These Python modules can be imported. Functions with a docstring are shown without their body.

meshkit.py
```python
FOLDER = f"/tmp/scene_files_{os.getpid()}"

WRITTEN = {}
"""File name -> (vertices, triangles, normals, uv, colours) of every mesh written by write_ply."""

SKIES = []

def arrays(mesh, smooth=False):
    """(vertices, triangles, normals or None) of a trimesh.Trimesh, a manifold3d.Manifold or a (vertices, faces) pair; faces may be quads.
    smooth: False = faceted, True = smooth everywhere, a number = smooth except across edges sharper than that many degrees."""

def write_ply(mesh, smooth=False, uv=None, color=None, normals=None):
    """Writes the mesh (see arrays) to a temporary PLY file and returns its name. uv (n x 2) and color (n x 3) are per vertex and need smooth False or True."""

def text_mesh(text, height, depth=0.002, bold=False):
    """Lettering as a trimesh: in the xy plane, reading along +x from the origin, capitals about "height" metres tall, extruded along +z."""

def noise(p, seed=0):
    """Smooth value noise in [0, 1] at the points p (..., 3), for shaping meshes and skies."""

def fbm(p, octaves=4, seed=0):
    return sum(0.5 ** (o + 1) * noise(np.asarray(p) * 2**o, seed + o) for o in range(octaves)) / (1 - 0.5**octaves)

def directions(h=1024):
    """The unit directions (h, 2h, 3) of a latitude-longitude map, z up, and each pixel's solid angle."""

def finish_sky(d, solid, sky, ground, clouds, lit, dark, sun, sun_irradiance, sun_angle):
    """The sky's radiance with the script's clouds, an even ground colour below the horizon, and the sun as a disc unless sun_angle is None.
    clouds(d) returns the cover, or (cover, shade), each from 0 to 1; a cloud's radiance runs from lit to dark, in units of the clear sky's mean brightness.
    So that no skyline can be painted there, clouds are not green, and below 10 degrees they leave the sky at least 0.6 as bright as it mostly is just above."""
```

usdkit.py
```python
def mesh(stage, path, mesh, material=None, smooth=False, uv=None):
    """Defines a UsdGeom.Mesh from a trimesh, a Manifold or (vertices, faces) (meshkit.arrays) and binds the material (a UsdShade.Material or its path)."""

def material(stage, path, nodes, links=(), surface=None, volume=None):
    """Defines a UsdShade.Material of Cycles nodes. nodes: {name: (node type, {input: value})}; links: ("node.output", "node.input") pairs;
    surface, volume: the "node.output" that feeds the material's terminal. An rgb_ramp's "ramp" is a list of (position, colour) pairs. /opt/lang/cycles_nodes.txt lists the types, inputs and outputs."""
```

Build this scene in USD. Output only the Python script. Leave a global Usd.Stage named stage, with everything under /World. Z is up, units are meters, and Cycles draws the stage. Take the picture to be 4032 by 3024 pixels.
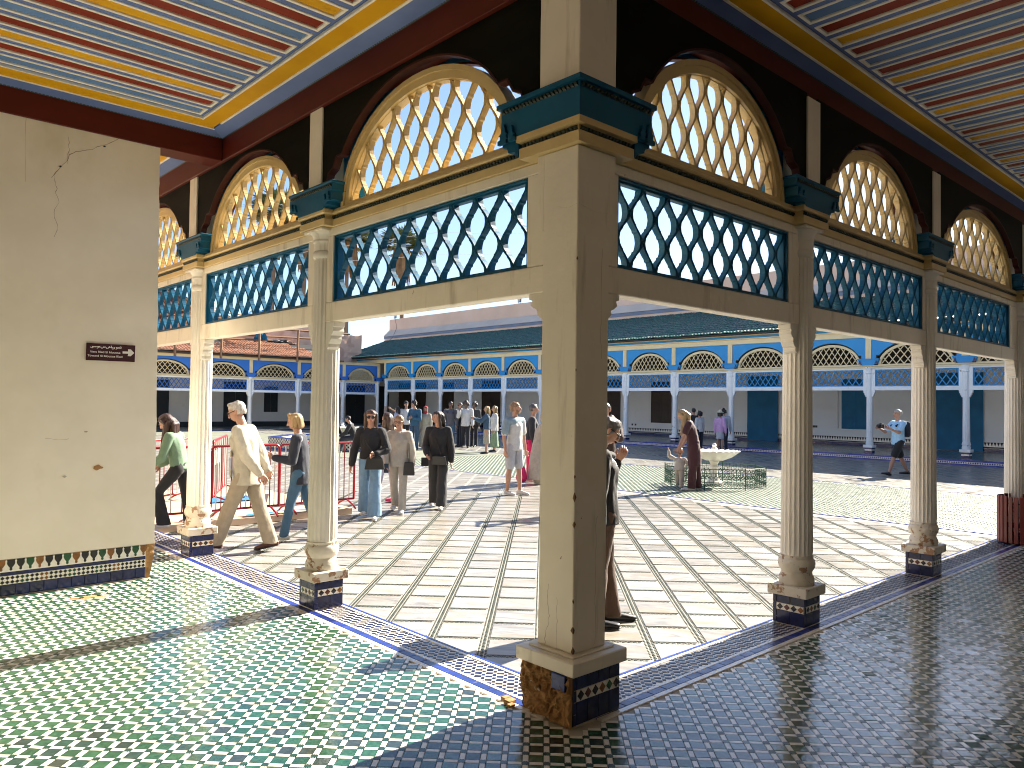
import math, random
import numpy as np
import trimesh
import usdkit, meshkit
from manifold3d import Manifold
from shapely.geometry import Polygon, LineString, Point, box as sbox
from shapely.ops import unary_union
from shapely import affinity
from pxr import Usd, UsdGeom, UsdLux, UsdShade, Gf, Sdf

stage = Usd.Stage.CreateInMemory()
UsdGeom.SetStageUpAxis(stage, UsdGeom.Tokens.z)
UsdGeom.SetStageMetersPerUnit(stage, 1.0)
UsdGeom.Xform.Define(stage, '/World')
UsdGeom.Scope.Define(stage, '/World/Looks')
PI = math.pi
RNG = np.random.default_rng(7)

# ---------------------------------------------------------------- camera, sky, sun
EXPOSURE = 2.3
SUN_EL, SUN_X, SUN_Y = math.radians(34.0), 1.0, 0.012
YAW, PITCH, ROLL, FPX = 0.8262, 0.0253, 0.0137, 3008.9
EYE = np.array([-3.096, -2.854, 1.65])
_f = np.array([math.cos(PITCH) * math.cos(YAW), math.cos(PITCH) * math.sin(YAW), math.sin(PITCH)])
_r = np.array([math.sin(YAW), -math.cos(YAW), 0.0])
_u = np.cross(_r, _f)
CR, CU = math.cos(ROLL) * _r + math.sin(ROLL) * _u, -math.sin(ROLL) * _r + math.cos(ROLL) * _u
cam = UsdGeom.Camera.Define(stage, '/World/camera')
cam.CreateHorizontalApertureAttr(36.0)
cam.CreateVerticalApertureAttr(27.0)
cam.CreateFocalLengthAttr(36.0 * FPX / 4032.0)
cam.CreateClippingRangeAttr(Gf.Vec2f(0.05, 2000.0))
cam.CreateExposureAttr(EXPOSURE)
cam.AddTransformOp().Set(Gf.Matrix4d(*CR, 0, *CU, 0, *(-_f), 0, *EYE, 1))

SKY_ROT = math.atan2(SUN_X, SUN_Y)
dome = UsdLux.DomeLight.Define(stage, '/World/sky')
sky_mat = usdkit.material(stage, '/World/Looks/sky_look', {
    's': ('sky_texture', {'sky_type': 'single_scattering', 'sun_disc': False, 'sun_elevation': SUN_EL, 'sun_rotation': SKY_ROT, 'altitude': 450.0, 'aerosol_density': .8, 'air_density': .85, 'ozone_density': 2.0}),
    'b': ('background_shader', {'strength': 0.05})}, [('s.color', 'b.color')], surface='b.background')
UsdShade.MaterialBindingAPI.Apply(dome.GetPrim()).Bind(sky_mat)
dome.GetPrim().SetCustomDataByKey('kind', 'structure')
sun = UsdLux.DistantLight.Define(stage, '/World/sun')
sun.CreateIntensityAttr(1.1)
sun.CreateAngleAttr(0.5)
sun.CreateNormalizeAttr(True)
sun.CreateColorAttr(Gf.Vec3f(1.0, 0.91, 0.78))
_s = np.array([SUN_X, SUN_Y, 0]) / math.hypot(SUN_X, SUN_Y)
_s = np.array([_s[0] * math.cos(SUN_EL), _s[1] * math.cos(SUN_EL), math.sin(SUN_EL)])
_z = _s
_x = np.cross([0, 0, 1.0], _z); _x /= np.linalg.norm(_x)
_y = np.cross(_z, _x)
sun.AddTransformOp().Set(Gf.Matrix4d(*_x, 0, *_y, 0, *_z, 0, 0, 0, 60, 1))

def project(p):
    d = np.asarray(p, float) - EYE
    z = d @ _f
    return 0.5 + FPX / 4032 * (d @ CR) / z, 0.5 - FPX / 3024 * (d @ CU) / z, z

# ---------------------------------------------------------------- helpers
USED = {}
def path_of(name, parent=None):
    base = (str(parent.GetPath()) if parent is not None else '/World') + '/' + name
    n = USED.get(base, 0)
    USED[base] = n + 1
    return base if n == 0 else '%s_%03d' % (base, n)

def tag(prim, label=None, cat=None, group=None, kind=None):
    p = prim.GetPrim() if hasattr(prim, 'GetPrim') else prim
    for k, v in (('label', label), ('category', cat), ('group', group), ('kind', kind)):
        if v:
            p.SetCustomDataByKey(k, v)
    return p

def thing(name, label, cat, loc=(0, 0, 0), rz=0.0, group=None, kind=None, tilt=None):
    x = UsdGeom.Xform.Define(stage, path_of(name))
    x.AddTranslateOp().Set(Gf.Vec3d(*map(float, loc)))
    if rz:
        x.AddRotateZOp().Set(float(rz))
    if tilt:
        x.AddRotateXYZOp().Set(Gf.Vec3f(*tilt))
    return tag(x, label, cat, group, kind)

def part(name, parent, label=None, kind=None):
    return tag(UsdGeom.Xform.Define(stage, path_of(name, parent)), label, None, None, kind)

def dup(src, loc, rz=0.0, label=None, group=None, tilt=None):
    was = src.GetCustomData()
    p = thing(src.GetName().rstrip('0123456789').rstrip('_'), label or was.get('label'), was.get('category'), loc, rz, group or was.get('group'), None, tilt)
    p.GetReferences().AddInternalReference(src.GetPath())
    p.SetInstanceable(True)
    return p

def obj(name, mesh, material, parent=None, smooth=False, label=None, cat=None, group=None, kind=None):
    m = usdkit.mesh(stage, path_of(name, parent), mesh, material, smooth=smooth)
    return tag(m, label, cat, group, kind)

_cb = None
def chamfer(lo, hi, c):
    """24 vertices and the faces of a box with chamfered edges"""
    global _cb
    lo, hi = np.minimum(lo, hi), np.maximum(lo, hi)
    def verts(lo, hi, c):
        v = []
        for i in (0, 1):
            for j in (0, 1):
                for k in (0, 1):
                    s = np.array([i, j, k])
                    corner = np.where(s == 1, hi, lo)
                    inn = np.where(s == 1, -c, c)
                    for a in range(3):
                        d = inn.copy(); d[a] = 0
                        v.append(corner + d)
        return np.array(v, float)
    if _cb is None:
        h = trimesh.Trimesh(verts(np.zeros(3), np.ones(3), .2), [], process=False)
        from scipy.spatial import ConvexHull
        q = ConvexHull(h.vertices)
        f = q.simplices.copy()
        for i, t in enumerate(f):
            n = np.cross(h.vertices[t[1]] - h.vertices[t[0]], h.vertices[t[2]] - h.vertices[t[0]])
            if n @ q.equations[i, :3] < 0:
                f[i] = t[::-1]
        _cb = f
    return verts(lo, hi, min(c, .45 * float(np.min(hi - lo)))), _cb

class MB:
    """collects geometry; xf is a 3x4 matrix applied to what is added"""
    def __init__(self, xf=None):
        self.v, self.f, self.n, self.xf = [], [], 0, xf
    def add(self, v, f):
        v, f = np.asarray(v, float), np.asarray(f, int)
        if f.ndim == 2 and f.shape[1] == 4:
            f = np.vstack([f[:, [0, 1, 2]], f[:, [0, 2, 3]]])
        if self.xf is not None:
            v = v @ self.xf[:, :3].T + self.xf[:, 3]
            if np.linalg.det(self.xf[:, :3]) < 0:
                f = f[:, ::-1]
        self.v.append(v); self.f.append(f + self.n); self.n += len(v)
        return self
    def box(self, x0, x1, y0, y1, z0, z1, c=0.0):
        if c > 0:
            return self.add(*chamfer(np.array([x0, y0, z0], float), np.array([x1, y1, z1], float), c))
        x0, x1, y0, y1, z0, z1 = min(x0, x1), max(x0, x1), min(y0, y1), max(y0, y1), min(z0, z1), max(z0, z1)
        v = [(x, y, z) for z in (z0, z1) for y in (y0, y1) for x in (x0, x1)]
        return self.add(v, [(0, 2, 3, 1), (4, 5, 7, 6), (0, 1, 5, 4), (2, 6, 7, 3), (0, 4, 6, 2), (1, 3, 7, 5)])
    def mesh(self, m):
        return self.add(m.vertices, m.faces)
    def man(self, m):
        q = m.to_mesh()
        return self.add(q.vert_properties[:, :3], q.tri_verts)
    def slab(self, poly, d0, d1, plane='xz'):
        """a shapely polygon in (X, Z) extruded over depth d0..d1 (Y); plane xy extrudes along Z"""
        for g in getattr(poly, 'geoms', [poly]):
            if g.is_empty or g.area < 1e-7:
                continue
            e = trimesh.creation.extrude_polygon(g, abs(d1 - d0), engine='earcut')
            v = np.array(e.vertices); f = np.array(e.faces)
            if plane == 'xz':
                v = np.stack([v[:, 0], min(d0, d1) + v[:, 2], v[:, 1]], 1); f = f[:, ::-1]
            else:
                v[:, 2] += min(d0, d1)
            self.add(v, f)
        return self
    def tube(self, pts, r, n=6, closed=False):
        pts = np.asarray(pts, float); r = np.broadcast_to(np.asarray(r, float), (len(pts),))
        t = np.gradient(pts, axis=0) if not closed else np.roll(pts, -1, 0) - np.roll(pts, 1, 0)
        t /= np.maximum(np.linalg.norm(t, axis=1, keepdims=True), 1e-9)
        a = np.cross(t, [0.01, 0.02, 1.0]); bad = np.linalg.norm(a, axis=1) < .05
        a[bad] = np.cross(t[bad], [1.0, 0.03, 0.02]); a /= np.linalg.norm(a, axis=1, keepdims=True)
        b = np.cross(t, a)
        w = np.arange(n) * 2 * PI / n
        v = (pts[:, None] + r[:, None, None] * (np.cos(w)[None, :, None] * a[:, None] + np.sin(w)[None, :, None] * b[:, None])).reshape(-1, 3)
        f = []
        m = len(pts)
        for i in range(m if closed else m - 1):
            for k in range(n):
                p, q = i * n + k, i * n + (k + 1) % n
                j = (i + 1) % m
                f.append((p, j * n + k, j * n + (k + 1) % n, q))
        f = np.array(f)
        f = np.vstack([f[:, [0, 2, 1]], f[:, [0, 3, 2]]])
        if not closed:
            caps = [(0, k, k + 1) for k in range(1, n - 1)] + [((m - 1) * n, (m - 1) * n + k + 1, (m - 1) * n + k) for k in range(1, n - 1)]
            f = np.vstack([f, np.array(caps)])
        return self.add(v, f[:, ::-1])
    def lathe(self, prof, n=24, c=(0, 0, 0)):
        prof = np.asarray(prof, float)
        w = np.arange(n) * 2 * PI / n
        v = np.stack([prof[:, None, 0] * np.cos(w), prof[:, None, 0] * np.sin(w), np.broadcast_to(prof[:, None, 1], (len(prof), n))], -1).reshape(-1, 3) + c
        f = []
        for i in range(len(prof) - 1):
            for k in range(n):
                f.append((i * n + k, i * n + (k + 1) % n, (i + 1) * n + (k + 1) % n, (i + 1) * n + k))
        f = np.array(f)
        return self.add(v, f)
    def get(self):
        return np.vstack(self.v), np.vstack(self.f)
    def build(self, name, material, parent=None, smooth=False, **kw):
        return obj(name, self.get(), material, parent, smooth, **kw)

def frusta(polys, z0, z1, inset=.06, jitter=0.0):
    """many flat pieces at once: polys (k, n, 2) counterclockwise; returns one mesh"""
    polys = np.asarray(polys, float)
    k, n, _ = polys.shape
    c = polys.mean(1, keepdims=True)
    top = c + (polys - c) * (1 - inset)
    zt = np.full((k, n, 1), z1)
    if jitter:
        g = RNG.normal(0, jitter, (k, 1, 2)); zt = zt + ((top - c) * g).sum(-1, keepdims=True) + RNG.normal(0, jitter * .02, (k, 1, 1))
    v = np.concatenate([np.concatenate([polys, np.full((k, n, 1), z0)], -1), np.concatenate([top, zt], -1)], 1)
    f = [(n, n + i, n + i + 1) for i in range(1, n - 1)]
    for i in range(n):
        j = (i + 1) % n
        f += [(i, j, n + j), (i, n + j, n + i)]
    f = np.array(f)
    return v.reshape(-1, 3), (f[None] + (np.arange(k) * 2 * n)[:, None, None]).reshape(-1, 3)

# ---------------------------------------------------------------- materials
LOOKS = {}
def mat(name, c1, c2=None, scale=3.0, rough=.6, rough2=None, bump=0.0, bscale=30.0, rand=0.0, island=False, chips=None, spec=.5, coat=0.0, stretch=(1, 1, 1), detail=4.0, trans=0.0, metal=0.0, streak=None, sheen=0.0):
    """painted / plaster / glazed surface: two tones mixed by noise, optional chips of another colour, random value per object or island"""
    n = {'g': ('geometry', {}), 'tc': ('texture_coordinate', {}), 'mp': ('mapping', {'scale': stretch}), 'n': ('noise_texture', {'scale': scale, 'detail': detail, 'roughness': .6}),
         'r': ('rgb_ramp', {'ramp': [(.3, c1), (.7, c2 if c2 is not None else c1)]}),
         'p': ('principled_bsdf', {'roughness': rough, 'specular_ior_level': spec, 'coat_weight': coat, 'coat_roughness': .08, 'transmission_weight': trans, 'metallic': metal, 'sheen_weight': sheen})}
    l = [('g.position', 'mp.vector'), ('mp.vector', 'n.vector'), ('n.fac', 'r.fac')]
    col = 'r.color'
    if streak:
        n['sm'] = ('mapping', {'scale': streak[2]}); n['sn'] = ('noise_texture', {'scale': 1.0, 'detail': 5.0, 'roughness': .65}); n['sr'] = ('rgb_ramp', {'ramp': [(streak[1], (0, 0, 0)), (streak[1] + .14, (1, 1, 1))]})
        n['smx'] = ('mix_color', {'b': streak[0]})
        l += [('g.position', 'sm.vector'), ('sm.vector', 'sn.vector'), ('sn.fac', 'sr.fac'), ('sr.color', 'smx.fac'), (col, 'smx.a')]
        col = 'smx.result'
    if chips:
        n['cn'] = ('noise_texture', {'scale': chips[1], 'detail': 5.0, 'roughness': .62}); n['cr'] = ('rgb_ramp', {'ramp': [(chips[2], (0, 0, 0)), (chips[2] + .025, (1, 1, 1))]})
        n['cm'] = ('mix_color', {'b': chips[0]})
        l += [('mp.vector', 'cn.vector'), ('cn.fac', 'cr.fac'), ('cr.color', 'cm.fac'), (col, 'cm.a')]
        col = 'cm.result'
    if rand:
        n['oi'] = ('object_info', {}); n['ma'] = ('math', {'math_type': 'add'}); n['mf'] = ('math', {'math_type': 'fraction'})
        n['mr'] = ('map_range', {'from_min': 0.0, 'from_max': 1.0, 'to_min': 1 - rand, 'to_max': 1 + rand * .5}); n['h'] = ('hsv', {})
        l += [('oi.random', 'ma.value1'), ('g.random_per_island', 'ma.value2'), ('ma.value', 'mf.value1'), ('mf.value', 'mr.value'), ('mr.result', 'h.value'), (col, 'h.color')]
        col = 'h.color'
    l.append((col, 'p.base_color'))
    if rough2 is not None:
        n['rn'] = ('noise_texture', {'scale': scale * 2.3, 'detail': 3.0}); n['rr'] = ('map_range', {'from_min': .3, 'from_max': .7, 'to_min': rough, 'to_max': rough2, 'clamp': True})
        l += [('g.position', 'rn.vector'), ('rn.fac', 'rr.value'), ('rr.result', 'p.roughness')]
    if bump:
        n['bn'] = ('noise_texture', {'scale': bscale, 'detail': 4.0}); n['bp'] = ('bump', {'strength': min(1.0, bump), 'distance': .01})
        l += [('mp.vector', 'bn.vector'), ('bn.fac', 'bp.height'), ('bp.normal', 'p.normal')]
    LOOKS[name] = usdkit.material(stage, '/World/Looks/' + name, n, l, surface='p.BSDF')
    return LOOKS[name]

def tile_mat(name, ramp, rough=.16, scale=40.0, amp=.45, spec=.5):
    """glazed zellige: colour picked per piece, mottled within the piece, uneven gloss"""
    n = {'g': ('geometry', {}), 'oi': ('object_info', {}), 'ma': ('math', {'math_type': 'add'}), 'mf': ('math', {'math_type': 'fraction'}), 'r': ('rgb_ramp', {'ramp': ramp}),
         'n': ('noise_texture', {'scale': scale, 'detail': 4.0, 'roughness': .65}), 'mr': ('map_range', {'from_min': .3, 'from_max': .7, 'to_min': 1 - amp, 'to_max': 1 + amp}), 'h': ('hsv', {}),
         'rn': ('noise_texture', {'scale': 9.0, 'detail': 3.0}), 'rr': ('map_range', {'from_min': .3, 'from_max': .7, 'to_min': rough, 'to_max': rough * 2.4, 'clamp': True}),
         'bn': ('noise_texture', {'scale': 24.0, 'detail': 2.0}), 'bp': ('bump', {'strength': .12, 'distance': .01}),
         'p': ('principled_bsdf', {'specular_ior_level': spec})}
    l = [('oi.random', 'ma.value1'), ('g.random_per_island', 'ma.value2'), ('ma.value', 'mf.value1'), ('mf.value', 'r.fac'), ('g.position', 'n.vector'), ('n.fac', 'mr.value'), ('mr.result', 'h.value'), ('r.color', 'h.color'), ('h.color', 'p.base_color'),
         ('g.position', 'rn.vector'), ('rn.fac', 'rr.value'), ('rr.result', 'p.roughness'), ('g.position', 'bn.vector'), ('bn.fac', 'bp.height'), ('bp.normal', 'p.normal')]
    LOOKS[name] = usdkit.material(stage, '/World/Looks/' + name, n, l, surface='p.BSDF')
    return LOOKS[name]

RUST = (.16, .075, .035)
mat('cream_paint', (.84, .77, .64), (.76, .69, .56), 2.6, .45, bump=.35, bscale=14, chips=((.25, .19, .12), 9.0, .715), streak=((.56, .49, .37), .57, (7, 7, .8)))
mat('white_paint', (.80, .77, .69), (.72, .68, .59), 2.5, .42, bump=.2, bscale=16, chips=((.25, .17, .10), 11.0, .71), streak=((.5, .45, .34), .58, (9, 9, .6)))
mat('peeling_paint', (.68, .63, .53), (.55, .50, .40), 6.0, .55, bump=.5, bscale=30, chips=((.30, .17, .09), 13.0, .565))
mat('wing_white', (.82, .81, .78), (.74, .73, .70), 3.0, .5, chips=((.35, .3, .25), 6.0, .67))
mat('plaster', (.86, .79, .66), (.76, .69, .555), 1.4, .72, bump=.35, bscale=7, streak=((.73, .66, .50), .58, (1.1, 1.1, .7)), chips=((.60, .54, .45), 4.5, .75))
mat('far_plaster', (.78, .75, .70), (.70, .67, .62), .5, .8, streak=((.58, .53, .45), .64, (.8, .8, .5)))
mat('yellow_paint', (.66, .50, .235), (.58, .42, .18), 3.0, .4, bump=.15, bscale=20, chips=((.22, .15, .08), 12.0, .745))
mat('wing_yellow', (.78, .61, .35), (.71, .54, .29), 2.0, .5)
mat('blue_paint', (.006, .110, .205), (.005, .085, .17), 3.0, .5, spec=.25, bump=.15, bscale=22, chips=((.05, .08, .10), 14.0, .73))
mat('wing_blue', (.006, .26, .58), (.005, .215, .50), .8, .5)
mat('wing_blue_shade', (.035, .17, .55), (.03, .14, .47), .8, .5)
mat('rope_green', (.012, .03, .022), (.03, .045, .03), 60.0, .5)
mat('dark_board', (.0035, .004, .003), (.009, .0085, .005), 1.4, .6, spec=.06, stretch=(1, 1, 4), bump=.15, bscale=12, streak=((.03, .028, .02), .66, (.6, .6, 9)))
mat('red_beam', (.105, .015, .007), (.08, .010, .005), 2.0, .5, spec=.2, bump=.1, bscale=12, streak=((.05, .009, .006), .62, (2, 2, 5)))
mat('brown_reveal', (.055, .013, .007), (.04, .009, .005), 4.0, .55, spec=.15)
for nm, c1, c2 in (('plank_gold', (.76, .41, .008), (.66, .33, .006)), ('plank_red', (.26, .030, .010), (.20, .021, .008)), ('plank_blue', (.14, .26, .50), (.105, .20, .42)), ('strip_blue', (.15, .22, .46), (.12, .18, .40))):
    mat(nm, c1, c2, 2.5, .55, spec=.2, bump=.15, bscale=25, rand=.12, streak=(tuple(.35 * a for a in c1), .635, (3.2, 3.2, 3.2)))
mat('trim_white', (.88, .85, .77), (.82, .78, .68), 4.0, .5, spec=.3)
mat('grout', (.50, .46, .38), (.36, .33, .27), 9.0, .8)
tile_mat('green_tile', [(0, (.016, .060, .030)), (.3, (.018, .075, .042)), (.55, (.028, .092, .046)), (.75, (.016, .052, .042)), (.88, (.020, .036, .032)), (1, (.034, .044, .032))], .085, spec=.75)
tile_mat('white_tile', [(0, (.76, .72, .63)), (.5, (.82, .78, .70)), (.85, (.70, .64, .53)), (1, (.78, .71, .60))], .10, 30.0, .12, .8)
tile_mat('star_tile', [(0, (.012, .05, .035)), (.7, (.02, .035, .03)), (1, (.03, .09, .05))])
tile_mat('navy_tile', [(0, (.006, .010, .055)), (.6, (.008, .016, .085)), (1, (.010, .014, .045))], .10, 18.0, .4)
tile_mat('cobalt_tile', [(0, (.018, .035, .20)), (.6, (.025, .05, .27)), (1, (.015, .03, .15))], .14, 18.0, .3)
tile_mat('band_tile', [(0, (.105, .115, .09)), (.5, (.075, .10, .08)), (.8, (.12, .15, .105)), (1, (.085, .09, .09))], .25, 30.0, .25)
tile_mat('band_white', [(0, (.34, .325, .28)), (1, (.37, .355, .31))], .25, 30.0, .12)
tile_mat('mixed_tile', [(0, (.010, .010, .016)), (.35, (.012, .014, .06)), (.65, (.012, .05, .03)), (.8, (.02, .02, .02)), (.9, (.16, .055, .02)), (1, (.012, .012, .014))], .16, 30.0, .3)
for nm, c in (('black_tile', (.010, .009, .010)), ('brown_tile', (.19, .075, .012)), ('bottle_tile', (.010, .06, .022)), ('maroon_tile', (.09, .022, .012))):
    tile_mat(nm, [(0, c), (1, tuple(1.3 * a for a in c))], .13, 22.0, .35)
mat('adobe', (.42, .24, .095), (.30, .155, .055), 9.0, .92, bump=1.0, bscale=28, streak=((.16, .08, .03), .60, (22, 22, 9)))
mat('terracotta', (.52, .30, .19), (.40, .20, .115), 5.0, .85, rand=.25, island=True)
tile_mat('roof_green', [(0, (.028, .12, .095)), (.4, (.034, .15, .11)), (.7, (.022, .085, .08)), (.9, (.06, .16, .125)), (1, (.09, .12, .09))], .28, 12.0, .4)
mat('pink_wall', (.62, .43, .33), (.53, .355, .265), .5, .9, bump=.4, bscale=3, streak=((.46, .33, .26), .6, (.35, .35, .8)))
mat('grey_ledge', (.50, .415, .36), (.42, .34, .295), .8, .9)
mat('band_blue', (.16, .19, .26), (.13, .15, .21), 1.0, .8)
mat('old_wood', (.20, .105, .05), (.13, .065, .03), 3.0, .8, stretch=(8, 8, 1), bump=.3, bscale=8)
mat('pale_wood', (.42, .30, .19), (.30, .20, .12), 3.0, .8, stretch=(3, 3, 1))
mat('door_wood', (.050, .030, .018), (.035, .020, .012), 3.0, .6, stretch=(9, 9, 1))
mat('door_dark', (.022, .026, .028), (.014, .016, .018), 3.0, .6)
mat('tarp_blue', (.004, .13, .25), (.003, .095, .19), 2.0, .55, spec=.3, bump=.9, bscale=3.5)
mat('iron_green', (.012, .085, .035), (.01, .06, .03), 8.0, .45)
mat('barrier_red', (.30, .008, .016), (.24, .006, .012), 4.0, .35, chips=((.5, .4, .35), 18.0, .74))
mat('barrier_white', (.72, .70, .66), (.6, .58, .54), 5.0, .4)
mat('sheet_metal', (.62, .62, .60), (.52, .52, .5), 3.0, .4)
mat('tape_pink', (.75, .12, .16), (.7, .55, .5), 4.0, .5)
mat('plinth_ply', (.60, .44, .31), (.52, .36, .24), 3.0, .8, stretch=(1, 9, 1))
mat('sheet_blue', (.05, .22, .45), (.04, .18, .38), 3.0, .5)
mat('white_marble', (.76, .73, .67), (.64, .60, .53), 6.0, .3, bump=.1)
mat('bin_red', (.18, .022, .014), (.12, .014, .010), 6.0, .42, stretch=(4, 4, 1), rand=.3)
mat('black_metal', (.015, .015, .016), (.02, .02, .02), 6.0, .4)
mat('lamp_grey', (.35, .36, .37), None, 6.0, .25)
mat('sign_maroon', (.048, .006, .012), (.040, .005, .010), 5.0, .35)
mat('sign_white', (.80, .78, .74), None, 5.0, .5)
mat('earth', (.33, .24, .17), (.26, .18, .12), .3, .95)
mat('palm_leaf', (.05, .085, .022), (.11, .125, .04), .8, .55)
mat('palm_dead', (.22, .14, .07), (.13, .08, .04), 1.5, .9)
mat('palm_trunk', (.16, .115, .08), (.11, .08, .055), 3.0, .95, bump=.6, bscale=9)
mat('pipe_grey', (.55, .53, .50), None, 3.0, .5)
mat('leafy', (.02, .07, .02), (.04, .11, .03), 9.0, .6)

# marble slab: white with grey veins and ochre clouds, each slab its own shift
def marble_mat():
    n = {'g': ('geometry', {}), 'oi': ('object_info', {}), 'ma': ('math', {'math_type': 'add'}), 'mf': ('math', {'math_type': 'fraction'}), 'ml': ('math', {'math_type': 'multiply', 'value2': 37.0}),
         'cx': ('combine_xyz', {}), 'va': ('vector_math', {'math_type': 'add'}), 'mp': ('mapping', {'scale': (1.0, 1.0, 1.0), 'rotation': (0, 0, .9)}), 'ms': ('mapping', {'scale': (1.0, 3.2, 1.0)}),
         'n1': ('noise_texture', {'scale': 3.0, 'detail': 7.0, 'roughness': .62, 'distortion': 1.2}), 'r1': ('rgb_ramp', {'ramp': [(.24, (.155, .15, .143)), (.40, (.258, .247, .224)), (.53, (.338, .325, .294)), (.68, (.37, .36, .33)), (.80, (.245, .237, .22))]}),
         'n2': ('noise_texture', {'scale': 1.7, 'detail': 4.0, 'distortion': .6}), 'r2': ('rgb_ramp', {'ramp': [(.52, (0, 0, 0)), (.74, (.8, .8, .8))]}), 'mx': ('mix_color', {'b': (.295, .225, .125)}),
         'mr': ('map_range', {'from_min': 0.0, 'from_max': 1.0, 'to_min': .80, 'to_max': 1.10}), 'h': ('hsv', {}),
         'rn': ('noise_texture', {'scale': 2.0, 'detail': 4.0}), 'rr': ('map_range', {'from_min': .3, 'from_max': .7, 'to_min': .16, 'to_max': .42, 'clamp': True}), 'p': ('principled_bsdf', {'specular_ior_level': .5})}
    l = [('oi.random', 'ma.value1'), ('g.random_per_island', 'ma.value2'), ('ma.value', 'mf.value1'), ('mf.value', 'ml.value1'), ('ml.value', 'cx.x'), ('ml.value', 'cx.z'), ('g.position', 'mp.vector'), ('mp.vector', 'ms.vector'), ('ms.vector', 'va.vector1'), ('cx.vector', 'va.vector2'),
         ('va.vector', 'n1.vector'), ('n1.fac', 'r1.fac'), ('va.vector', 'n2.vector'), ('n2.fac', 'r2.fac'), ('r2.color', 'mx.fac'), ('r1.color', 'mx.a'), ('mf.value', 'mr.value'), ('mr.result', 'h.value'), ('mx.result', 'h.color'), ('h.color', 'p.base_color'),
         ('g.position', 'rn.vector'), ('rn.fac', 'rr.value'), ('rr.result', 'p.roughness')]
    LOOKS['marble'] = usdkit.material(stage, '/World/Looks/marble', n, l, surface='p.BSDF')
marble_mat()

# tiny mosaic seen far off: a check in the two diagonal directions, its two tones merging
def mosaic_mat(name, dark, light, sx, sy, ang, rough=.3, edge=.5):
    n = {'g': ('geometry', {}), 'm': ('mapping', {'rotation': (0, 0, ang), 'scale': (sx, sy, 1)}), 'w': ('checker_texture', {'scale': 1.0, 'color1': dark, 'color2': light}), 'p': ('principled_bsdf', {'roughness': rough}),
         'n': ('noise_texture', {'scale': 1.3, 'detail': 4.0}), 'mr': ('map_range', {'from_min': .3, 'from_max': .7, 'to_min': .8, 'to_max': 1.15}), 'h': ('hsv', {})}
    LOOKS[name] = usdkit.material(stage, '/World/Looks/' + name, n, [('g.position', 'm.vector'), ('m.vector', 'w.vector'), ('w.color', 'h.color'), ('g.position', 'n.vector'), ('n.fac', 'mr.value'), ('mr.result', 'h.value'), ('h.color', 'p.base_color')], surface='p.BSDF')
mosaic_mat('band_mosaic', (.05, .07, .055), (.62, .60, .50), 36.8, 36.8, PI / 4)
mosaic_mat('path_mosaic', (.20, .24, .17), (.42, .41, .34), 10.2, 10.2, PI / 4)
tile_mat('path_green', [(0, (.11, .17, .11)), (.5, (.14, .20, .13)), (1, (.17, .20, .15))], .3)
mat('path_white', (.46, .44, .37), (.40, .38, .32), 2.0, .4)
mosaic_mat('far_floor', (.03, .10, .10), (.50, .50, .45), 9.0, 9.0, PI / 4, .2)
L = LOOKS
# ---------------------------------------------------------------- ground and floors
S2 = math.sqrt(2)
ZC = -0.15
def quad(mb, x0, x1, y0, y1, z):
    mb.add([(x0, y0, z), (x1, y0, z), (x1, y1, z), (x0, y1, z)], [(0, 1, 2), (0, 2, 3)])

g = MB(); quad(g, -400, 500, -400, 500, -.45)
g.build('ground', L['earth'], kind='structure')

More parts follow.
